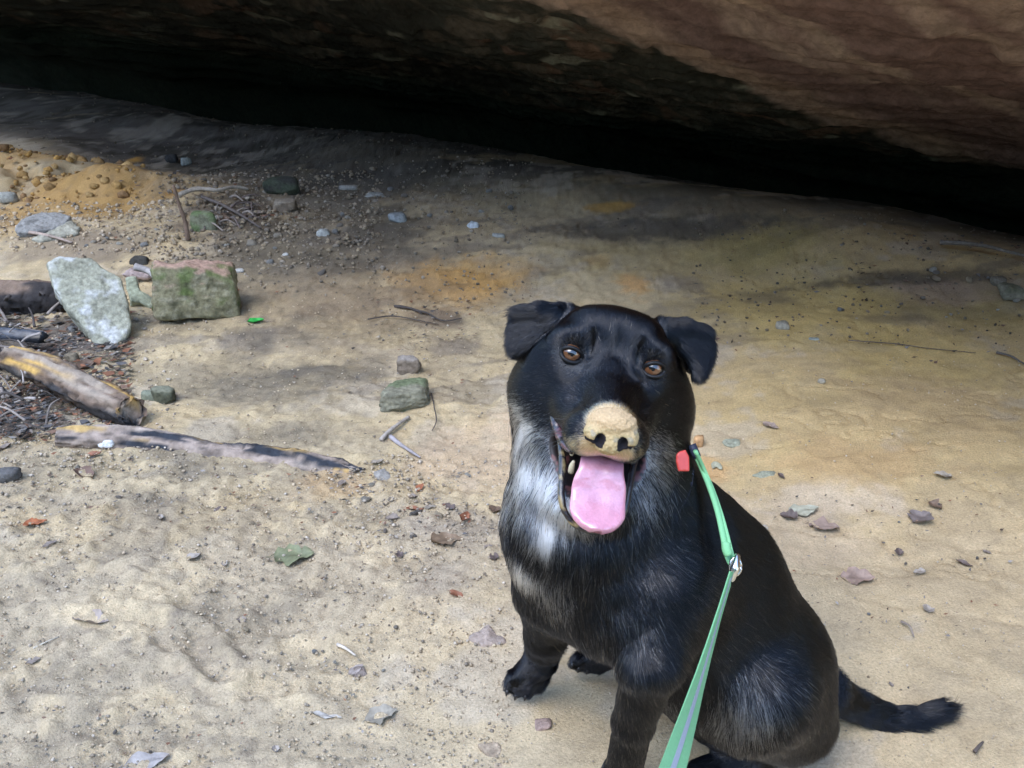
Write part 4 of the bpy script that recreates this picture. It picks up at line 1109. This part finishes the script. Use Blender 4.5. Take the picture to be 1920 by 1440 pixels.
def scatter():
    """loose pebbles one could count, then the crumbs that nobody could"""
    r = np.random.default_rng(77); src = []
    for i in range(7):
        v, f = rock_shape((1, r.uniform(.6, .9), r.uniform(.4, .65)), 400 + i, 2, 7, .08, 10)
        tint_ = [(.33, .30, .25), (.42, .40, .35), (.24, .21, .18), (.38, .31, .22), (.28, .28, .27), (.45, .37, .26), (.16, .145, .13)][i]
        o = mesh_obj('pebble', v, f, M_stone, cols=np.clip(stone_colours(v * .03, vnormals(v, f), tint_, None, None, 400 + i), .01, .8)); src.append(o)
    used = [False] * 7
    zones = [((20, 900, 880, 1435), 46, (5, 15), 'small pebble loose in the trodden soil at the lower left', 'pebbles in the trodden soil'),
             ((395, 395, 640, 520), 40, (7, 26), 'scree stone lying right of the branch pile', 'scree right of the branch pile'),
             ((160, 430, 330, 475), 10, (10, 26), 'scree stone between the flat plates and the mossy block', 'scree above the slab'),
             ((1560, 490, 1915, 610), 26, (6, 20), 'pebble at the foot of the roof on the right', 'pebbles under the right of the roof'),
             ((620, 345, 1000, 420), 26, (5, 17), 'pebble along the edge of the dark soil at the back', 'pebbles along the dark soil'),
             ((660, 830, 930, 1010), 24, (6, 20), 'pebble on the clay between the buried log and the dog', 'pebbles left of the dog'),
             ((1350, 900, 1900, 1400), 18, (4, 10), 'tiny pebble on the smooth sand right of the dog', 'pebbles right of the dog'),
             ((0, 560, 250, 880), 18, (8, 22), 'stone among the twigs and logs on the left', 'stones among the logs')]
    for (x0, y0, x1, y1), n, (a, b), lab, grp in zones:
        for _ in range(n):
            px, py = r.uniform(x0, x1), r.uniform(y0, y1); g = G(px, py); k = mpp(g); j = int(r.integers(7)); w = (a + (b - a) * r.random() ** 2.2) * k
            o = src[j] if not used[j] else src[j].copy()
            if used[j]: COL.objects.link(o)
            used[j] = True
            o.location = (g[0], g[1], g[2] + w * .12); o.scale = (w, w, w); o.rotation_euler = (r.uniform(-.4, .4), r.uniform(-.4, .4), r.uniform(0, 6.3))
            lk = ['grey brown', 'pale', 'dark brown', 'tan', 'mid grey', 'yellowish', 'nearly black'][j]; big = 'larger ' if w / k > (a + b) * .5 else ''
            tag(o, (big + lk + ' ' + lab), 'pebble', grp)
    # crumbs of soil and grit
    iv, if_ = ico(1); V = []; C = []; F = []
    spec = [((-20, 840, 960, 1450), 7500, (2.2, 9)), ((0, 300, 270, 395), 230, (6, 30)), ((300, 340, 720, 520), 1800, (3, 13)), ((250, 330, 1000, 560), 1700, (2.5, 9)), ((0, 540, 330, 900), 1500, (3, 11)), ((1300, 440, 1930, 640), 600, (2, 8)), ((900, 1150, 1930, 1450), 900, (2, 5)), ((300, 560, 950, 900), 1300, (2, 6)), ((0, 400, 330, 500), 900, (3, 12)), ((650, 840, 950, 1040), 700, (3, 10)), ((0, 180, 1000, 330), 700, (2, 6)), ((1300, 640, 1930, 1150), 500, (2, 5))]
    pal = np.array([[.54, .44, .31], [.52, .42, .30], [.48, .39, .28], [.56, .46, .32], [.42, .345, .26], [.54, .47, .38], [.30, .26, .21]]); ochre = np.array([[.50, .30, .10], [.46, .28, .10], [.40, .25, .10], [.44, .28, .11], [.36, .23, .10], [.48, .32, .14], [.26, .16, .08]]); i0 = 0
    for (x0, y0, x1, y1), n, (a, b) in spec:
        for _ in range(n):
            px, py = r.uniform(x0, x1), r.uniform(y0, y1)
            rr = ray(px, py); d = CAM_H / -rr[2]; w = (a + (b - a) * r.random() ** 3.5) * d / FPX * .5
            sh = iv * r.uniform(.75, 1.25, (12, 1)) * (w, w * r.uniform(.6, 1), w * r.uniform(.5, .9)); an = r.uniform(0, 6.3); ca, sa = math.cos(an), math.sin(an)
            sh = np.stack([sh[:, 0] * ca - sh[:, 1] * sa, sh[:, 0] * sa + sh[:, 1] * ca, sh[:, 2]], 1)
            V.append(sh + [rr[0] * d, rr[1] * d, w * .15]); F.append(if_ + i0); i0 += 12; C.append(np.repeat((ochre if (x0, y0) == (0, 300) else pal)[r.integers(7)][None] * r.uniform(.75, 1.15) * (.42 if y1 in (330, 640) and x0 != 0 or y1 == 330 else .6 if y1 in (520, 560) else 1), 12, 0))
    V = np.concatenate(V); V[:, 2] += np.repeat(ground_h(V[::12, 0], V[::12, 1]), 12) + .0015
    o = mesh_obj('gravel', V, np.concatenate(F), M_stone, cols=np.concatenate(C), smooth=False); tag(o, kind='stuff')
    # torn bits of dead leaf and bark
    V = []; F = []; C = []; i0 = 0
    pal = np.array([[.10, .07, .05], [.16, .10, .07], [.05, .045, .04], [.22, .20, .18], [.20, .09, .05], [.09, .085, .085]])
    for (x0, y0, x1, y1), n, sz in (((0, 590, 250, 850), 1500, 24), ((380, 370, 560, 440), 160, 13), ((0, 870, 960, 1000), 220, 13), ((700, 560, 900, 640), 110, 13), ((0, 1000, 960, 1440), 170, 10), ((1350, 880, 1900, 1200), 130, 12), ((1300, 530, 1900, 680), 70, 16), ((1500, 470, 1920, 580), 90, 14), ((0, 280, 500, 480), 240, 13), ((300, 560, 900, 820), 180, 10), ((130, 500, 320, 600), 60, 14), ((950, 430, 1500, 520), 90, 10)):
        for _ in range(n):
            px, py = r.uniform(x0, x1), r.uniform(y0, y1); rr = ray(px, py); d = CAM_H / -rr[2]; k = d / FPX
            L = sz * k * r.uniform(.3, 1.0); W = L * r.uniform(.15, .6); an = r.normal(.3, .7) ; ti = r.uniform(-.5, .5); cu_ = r.uniform(-.3, .5) * L
            p = np.array([[-L / 2, 0, 0], [-L * .1, W / 2, cu_ * .3], [-L * .1, -W / 2, cu_ * .3 + ti * W], [L / 2, W * .1, cu_ * .5], [L * .2, W * .4, cu_ * .2]])
            ca, sa = math.cos(an), math.sin(an); p = np.stack([p[:, 0] * ca - p[:, 1] * sa, p[:, 0] * sa + p[:, 1] * ca, p[:, 2] - p[:, 2].min() + r.uniform(0, .003)], 1)
            V.append(p + [rr[0] * d, rr[1] * d, 0]); F += [(i0, i0 + 2, i0 + 1), (i0 + 1, i0 + 2, i0 + 4), (i0 + 2, i0 + 3, i0 + 4)]; i0 += 5; C.append(np.repeat(pal[r.integers(6)][None] * r.uniform(.6, 1.3), 5, 0))
    V = np.concatenate(V); V[:, 2] += np.repeat(ground_h(V[::5, 0], V[::5, 1]), 5) + .003
    o = mesh_obj('leaf_litter', V, np.array(F), M_leafbit, cols=np.concatenate(C), smooth=False); tag(o, kind='stuff')
M_leafbit = material('dead_leaf', attr=True, rough=.75, var=.3, scale=90, bump=.3, bscale=200, bdist=.001)
scatter()

# ------------------------------------------------------------------ logs, branches, twigs
M_wood = material('old_wood', attr=True, rough=.9, var=.35, scale=45, bump=.8, bscale=70, bdist=.006, spec=.15, stretch=(1, 1, 1))
def log(name, label, way, base, mixes, seed, seg=28, noise=.16, cat='log', res=60):
    pts = np.array([G(px, py) + np.array([0, 0, lf]) for px, py, rp_, lf in way]); rad = [rp_ * mpp(p) for (_, _, rp_, _), p in zip(way, pts)]
    b = pts[len(pts) // 2].copy(); v, f = tube(pts, rad, seg, 0, resamp=res)
    ax = np.repeat(np.arange(res), seg)[:len(v)]; an = np.tile(np.arange(seg), res)[:len(v)] / seg * 6.283
    q = np.stack([ax * .05, np.cos(an) * 2.2, np.sin(an) * 2.2], 1) + seed
    c0 = v.reshape(res, seg, 3).mean(1); dv_ = v - np.repeat(c0, seg, 0); gr = fbm(q * 1.6, seed, 5, .62); furrow = np.abs(fbm(q * 2.6, seed + 1, 3))
    v = np.repeat(c0, seg, 0) + dv_ * (1 + noise * gr - .10 * (1 - sstep(0, .12, furrow)))[:, None]
    # the ends are broken off in splinters along the grain
    tn = np.gradient(c0, axis=0); tn /= np.linalg.norm(tn, axis=1)[:, None] + 1e-12; rm = float(np.mean(rad))
    V3 = v.reshape(res, seg, 3).copy(); aa = np.linspace(0, 6.283, seg, endpoint=False)
    jag = 1.1 * np.abs(fbm(np.stack([np.cos(aa) * 2.6, np.sin(aa) * 2.6, 0 * aa + seed * .37], -1), seed + 3, 3, .7)) * 2
    for ri, wt in ((res - 1, 1.0), (res - 2, .8), (res - 3, .5), (res - 4, .2)): V3[ri] += tn[ri] * (rm * wt * (jag - .45))[:, None]
    v = V3.reshape(-1, 3)
    c = np.tile(np.array(base, float), (len(v), 1)); c = mixc(c, np.array(base) * .35, (1 - sstep(0, .16, furrow)) * .85)
    for k, (cc, th, fr, up) in enumerate(mixes):
        nz = dv_[:, 2] / (np.linalg.norm(dv_, axis=1) + 1e-9)
        c = mixc(c, cc, sstep(th, th + .2, fbm(q * fr + 7 * k, seed + 5 + k, 4) + up * nz))
    o = mesh_obj(name, v, f, M_wood, None, b, cols=np.clip(c, .008, .8)); o.location = b
    return tag(o, label, cat)
log('log', 'dark smooth log end at the left edge behind the pale slab', [(-150, 590, 36, .035), (-20, 585, 35, .035), (70, 582, 33, .035), (132, 580, 27, .03)], (.055, .05, .05), [((.22, .16, .12), .10, .5, .35)], 501)
log('log', 'short rotting log dusted with yellow, lying across the other log', [(30, 735, 22, .075), (100, 750, 30, .065), (170, 772, 30, .045), (240, 793, 29, .03), (252, 797, 26, .03)], (.22, .16, .12), [((.34, .28, .22), .0, .9, .2), ((.06, .058, .06), .0, .9, -.35), ((.60, .38, .12), .43, .8, .40)], 502, noise=.5)
log('log', 'long weathered log half buried in the soil, streaked black', [(110, 832, 20, .015), (210, 828, 26, .004), (300, 828, 26, -.006), (390, 842, 28, -.012), (480, 852, 33, -.014), (570, 866, 34, -.016), (640, 874, 22, -.012), (676, 880, 5, -.004)], (.36, .29, .24), [((.04, .045, .055), .02, 1.1, .12), ((.46, .38, .31), .24, .8, .1), ((.50, .34, .14), .42, .9, .1)], 503, res=110, noise=.38)
log('log', 'dark blue grey stick end sticking out above the yellow log', [(-60, 664, 13, .05), (20, 662, 13, .045), (86, 664, 12, .04)], (.09, .10, .12), [((.3, .27, .24), .3, .6, .2)], 504, seg=14, res=24, cat='stick')
log('log', 'dark decayed log piece behind the twigs at the left edge', [(-80, 700, 34, .03), (-10, 690, 32, .03), (60, 684, 24, .02)], (.06, .052, .048), [((.16, .13, .10), .1, 1, .1)], 505)

M_twig = material('twig_bark', attr=True, rough=.85, var=.3, scale=120, bump=.4, bscale=200, bdist=.002)
def twig(label, way, rpx, base, seed, name='twig', group=None, taper=.5, cat='twig'):
    r = np.random.default_rng(seed)
    pts = np.array([G(px, py) + np.array([0, 0, lf]) for px, py, lf in way]); k = mpp(pts[0])
    rad = np.linspace(1, taper, len(pts)) * rpx * k; b = pts[0].copy()
    pts[:, 2] += rpx * k * .6
    v, f = tube(pts, rad, 7, .3, 60, seed, resamp=max(8, 5 * len(pts)))
    v = v + (.0025 * fbm(np.repeat(v[::7], 7, 0)[:len(v)] * 20, seed, 2))[:, None] * np.array([.5, .5, .3])
    c = np.clip(np.array(base) * (1 + .35 * fbm(v * 60, seed + 1, 3))[:, None], .01, .8)
    o = mesh_obj(name, v, f, M_twig, None, b, cols=c); o.location = b
    return tag(o, label, cat, group)
PT, DT = (.36, .32, .29), (.07, .06, .055)
twig('pale grey branch lying along the back of the branch pile', [(338, 380, .02), (370, 374, .03), (410, 376, .03), (440, 370, .03), (468, 368, .02)], 5, (.34, .30, .25), 601, 'branch', cat='branch')
twig('short upright dark stick leaning at the left end of the branch pile', [(354, 452, .0), (352, 452, .05), (345, 452, .11), (340, 452, .16)], 5, (.17, .12, .09), 602, 'stick', cat='stick')
twig('long dark twig slanting down through the branch pile', [(380, 382, .02), (420, 398, .02), (460, 418, .015), (490, 434, .008)], 3.4, (.12, .10, .09), 603)
twig('pale stick leaning on the mossy block', [(262, 552, .07), (290, 556, .06), (316, 580, .05), (330, 590, .03)], 7, (.33, .31, .30), 604, 'stick', cat='stick', taper=.8)
twig('thin pale stick in front of the flat stone plates', [(42, 442, .01), (70, 447, .012), (100, 452, .01), (136, 460, .005)], 4, (.36, .29, .25), 605, 'stick', cat='stick')
twig('pale twig pointing up right, upper arm of the cross below the mossy rock', [(714, 830, .003), (730, 816, .006), (748, 802, .006), (766, 788, .004)], 4.2, (.36, .32, .28), 606, taper=.8)
twig('grey twig pointing down right, lower arm of the cross below the mossy rock', [(732, 826, .004), (748, 838, .005), (770, 852, .004), (788, 862, .002)], 5, (.34, .31, .32), 607, taper=.35)
twig('thin dark twig lying in the dark litter above the brown stone', [(690, 602, .004), (735, 599, .008), (780, 606, .008), (822, 612, .004)], 1.7, DT, 608)
twig('second thin dark twig in the litter above the brown stone', [(770, 582, .004), (800, 594, .01), (832, 606, .006), (866, 600, .004)], 1.9, DT, 609)
twig('short dark stem below the litter near the dog\'s ear', [(740, 578, .003), (768, 584, .006), (790, 590, .003)], 3, DT, 610)
twig('dark twig at the right edge on the clay', [(1868, 664, .003), (1895, 674, .005), (1925, 690, .003)], 2.6, (.10, .09, .08), 611)
twig('long thin root trailing along the clay near the right edge', [(1590, 640, .002), (1680, 648, .003), (1740, 655, .002), (1830, 664, .003)], 1.2, (.12, .10, .08), 612)
twig('dim long branch lying under the roof at the right edge', [(1760, 470, .02), (1830, 482, .03), (1925, 505, .03)], 5, (.16, .14, .12), 613, 'branch', cat='branch')
twig('small bent twig on the sand right of the dog\'s back', [(1690, 1168, .002), (1704, 1180, .005), (1712, 1198, .002)], 2.5, (.22, .18, .15), 614)
twig('dark short stick near the tail at the right', [(1826, 1414, .002), (1836, 1404, .005), (1842, 1396, .003)], 4, (.10, .08, .07), 615)
twig('pale short stick on the soil left of the dog\'s paw', [(634, 1212, .002), (650, 1222, .005), (668, 1232, .002)], 4, (.45, .40, .34), 616)
twig('thin grass stalk lying on the soil at the lower left', [(64, 1218, .002), (90, 1208, .004), (110, 1198, .002)], 2, (.5, .45, .36), 617)
twig('dark thin twig in front of the flat mossy rock\'s right end', [(808, 742, .004), (814, 770, .01), (818, 795, .006), (810, 810, .002)], 1.5, DT, 618)
r_ = np.random.default_rng(620)
for i in range(58):
    x, y = r_.uniform(-20, 95), r_.uniform(600, 840); a_ = r_.normal(2.2, .9); L_ = r_.uniform(30, 85); z0, z1 = r_.uniform(.01, .09), r_.uniform(.0, .08)
    dx, dy = math.cos(a_) * L_, -abs(math.sin(a_)) * L_ * .5
    twig('thin twig in the tangle at the left edge above the half buried log', [(x, y, z0), (x + dx * .5 + r_.uniform(-6, 6), y + dy * .5, (z0 + z1) / 2 + r_.uniform(0, .02)), (x + dx, y + dy, z1)], r_.uniform(1.4, 3.8), (PT, DT, (.20, .17, .15), (.28, .24, .21))[i % 4], 621 + i, group='twigs tangled at the left edge')
for i in range(14):
    x, y = r_.uniform(375, 480), r_.uniform(374, 425); a_ = r_.normal(.4, .7); L_ = r_.uniform(25, 60)
    twig('thin twig in the branch pile beside the dark green boulder', [(x, y, .01), (x + math.cos(a_) * L_ * .5, y + math.sin(a_) * L_ * .2, .02), (x + math.cos(a_) * L_, y + math.sin(a_) * L_ * .4, .006)], r_.uniform(1.5, 2.8), (.15, .12, .11) if i % 2 else (.28, .24, .21), 660 + i, group='twigs of the branch pile')

# ------------------------------------------------------------------ leaves
M_leaf = material('fallen_leaf', attr=True, rough=.6, var=.25, scale=130, bump=.5, bscale=220, bdist=.0012, spec=.35)
def leaf(label, px, py, size, rot, base, seed, curl=.3, lobed=False, slim=.55, group=None, lift=.002):
    r = np.random.default_rng(seed); g = G(px, py); L = size * mpp(g); nu, nv = 13, 7; V = []; 
    for i in range(nu):
        t = i / (nu - 1); w = slim * .5 * math.sin(math.pi * min(1, t ** .75 * .97 + .03)) ** .8
        if lobed: w *= 1 + .55 * abs(math.sin(t * 7.2 + seed)) - .25
        for j in range(nv):
            s = j / (nv - 1) * 2 - 1
            x = (t - .5) * L; y = s * w * L * (1 + .12 * r.normal() * (abs(s) > .9))
            z = curl * L * (.35 * s * s * w * 2 + .45 * (t - .45) ** 2) - .02 * L * (s == 0) + .035 * L * math.sin(t * 9 + s * 3 + seed)
            V.append((x, y, z))
    V = np.array(V); F = [(i * nv + j, (i + 1) * nv + j, (i + 1) * nv + j + 1, i * nv + j + 1) for i in range(nu - 1) for j in range(nv - 1)]
    V[:, 2] -= np.percentile(V[:, 2], 12)
    c = np.array(base) * (1 + .35 * fbm(V / L * 5, seed, 3))[:, None]; mid = np.tile(np.abs(np.linspace(-1, 1, nv)) < .1, nu); c = np.where(mid[:, None], c * .7, c)
    o = mesh_obj('leaf', V, F, M_leaf, cols=np.clip(c, .01, .8)); o.location = (g[0], g[1], g[2] + lift); o.rotation_euler = (r.uniform(-.15, .15), r.uniform(-.15, .15), rot)
    st, sf_ = tube([(-L * .5, 0, L * .1), (-L * .62, L * .03, L * .02), (-L * .78, L * .05, 0)], [L * .012, L * .01, L * .008], 5)
    mesh_obj('leaf_stalk', st, sf_, M_twig, o, cols=np.tile(np.array(base) * .6, (len(st), 1)))
    return tag(o, label, 'leaf', group)
BL, RL, GL = (.15, .10, .07), (.24, .10, .055), (.30, .26, .21)
leaf('tiny bright green leaf in front of the mossy block\'s right corner', 480, 604, 30, .2, (.03, .34, .06), 701, .5, slim=.8)
leaf('dull green lobed leaf lying alone on the soil in the lower middle', 552, 1044, 74, .1, (.19, .20, .11), 702, .25, True, .75)
leaf('grey curled leaf on the sand at the bottom, left of the dog', 716, 1345, 62, .4, (.27, .24, .19), 703, .55, True, .7)
leaf('curled pale brown leaf with a dark hollow at the lower left', 172, 1166, 70, -.2, (.33, .27, .23), 704, .9, False, .6)
leaf('rust red leaf at the left edge below the logs', 66, 983, 42, .5, (.30, .10, .04), 705, .5)
leaf('grey lilac leaf cut by the bottom edge at the lower left', 276, 1432, 84, .3, (.30, .27, .25), 706, .3, False, .5)
leaf('small red leaf sticking up left of the dog\'s chest', 872, 972, 34, 1.3, RL, 707, .8)
leaf('brown star shaped leaf just left of the dog\'s chest', 838, 1016, 60, .3, (.20, .14, .09), 708, .35, True, .8)
leaf('small rust leaf on the sand near the dog\'s chest, lower than the star leaf', 856, 1118, 34, -.6, RL, 709, .6)
leaf('small red leaf beside a grey stone right of the buried log', 788, 916, 26, 1.2, (.32, .12, .06), 710, .7)
leaf('flat red leaf low between two pebble heaps left of the dog', 778, 956, 34, .0, RL, 711, .4, slim=.4)
leaf('pinkish brown leaf right of the dog\'s back, below a grey leaf', 1545, 990, 56, -.5, (.30, .22, .18), 712, .3, True, .8)
leaf('pale grey green leaf right of the dog\'s back, nearest the leash', 1506, 960, 58, .1, (.34, .33, .25), 713, .25, False, .6)
leaf('dark crinkled leaf out on the sand at the right', 1728, 974, 48, .6, (.17, .14, .13), 714, .6, True, .85)
leaf('brown broken leaf on the sand at the right, below the dark crinkled one', 1608, 1086, 60, -.2, (.27, .19, .15), 715, .45, True, .7)
leaf('pale pink leaf right of the orange stone behind the dog', 1445, 800, 34, -.8, (.30, .23, .19), 716, .4)
leaf('rusty leaf beside the white pebble on the log', 176, 854, 30, .4, RL, 717, .5)
leaf('dark brown curled leaf below the half buried log at the left', 160, 893, 56, -.7, (.14, .085, .06), 718, .9)
leaf('small grey leaf by the end of the half buried log', 708, 868, 26, .5, GL, 719, .5)
leaf('long grey blade of leaf at the bottom of the soil, middle left', 614, 1346, 60, -.3, (.36, .33, .29), 720, .3, slim=.25)
leaf('lilac grey leaf on the sand below the tongue to the left', 668, 1258, 0.1 + 34, .8, (.30, .25, .22), 721, .3)
for i in range(60):
    zx = [(0, 190, 640, 850), (640, 930, 880, 1130), (380, 500, 375, 420), (20, 560, 900, 1420), (1400, 1880, 880, 1360)][i % 5]
    leaf(['dead leaf caught among the twigs and logs on the left', 'scrap of dead leaf on the clay left of the dog', 'dead leaf in the branch pile at the back', 'scrap of dead leaf on the trodden soil at the lower left', 'scrap of dead leaf on the sand right of the dog'][i % 5], r_.uniform(zx[0], zx[1]), r_.uniform(zx[2], zx[3]), r_.uniform(14, 34) * (1.5 if i % 5 == 0 else 1), r_.uniform(0, 6.3), [BL, GL, (.22, .18, .15), (.12, .09, .08), (.30, .26, .22)][int(r_.integers(5))], 740 + i, r_.uniform(.3, .9), bool(i % 2), r_.uniform(.4, .8), ['dead leaves among the logs', 'leaf scraps left of the dog', 'dead leaves in the branch pile', 'leaf scraps on the trodden soil', 'leaf scraps right of the dog'][i % 5])
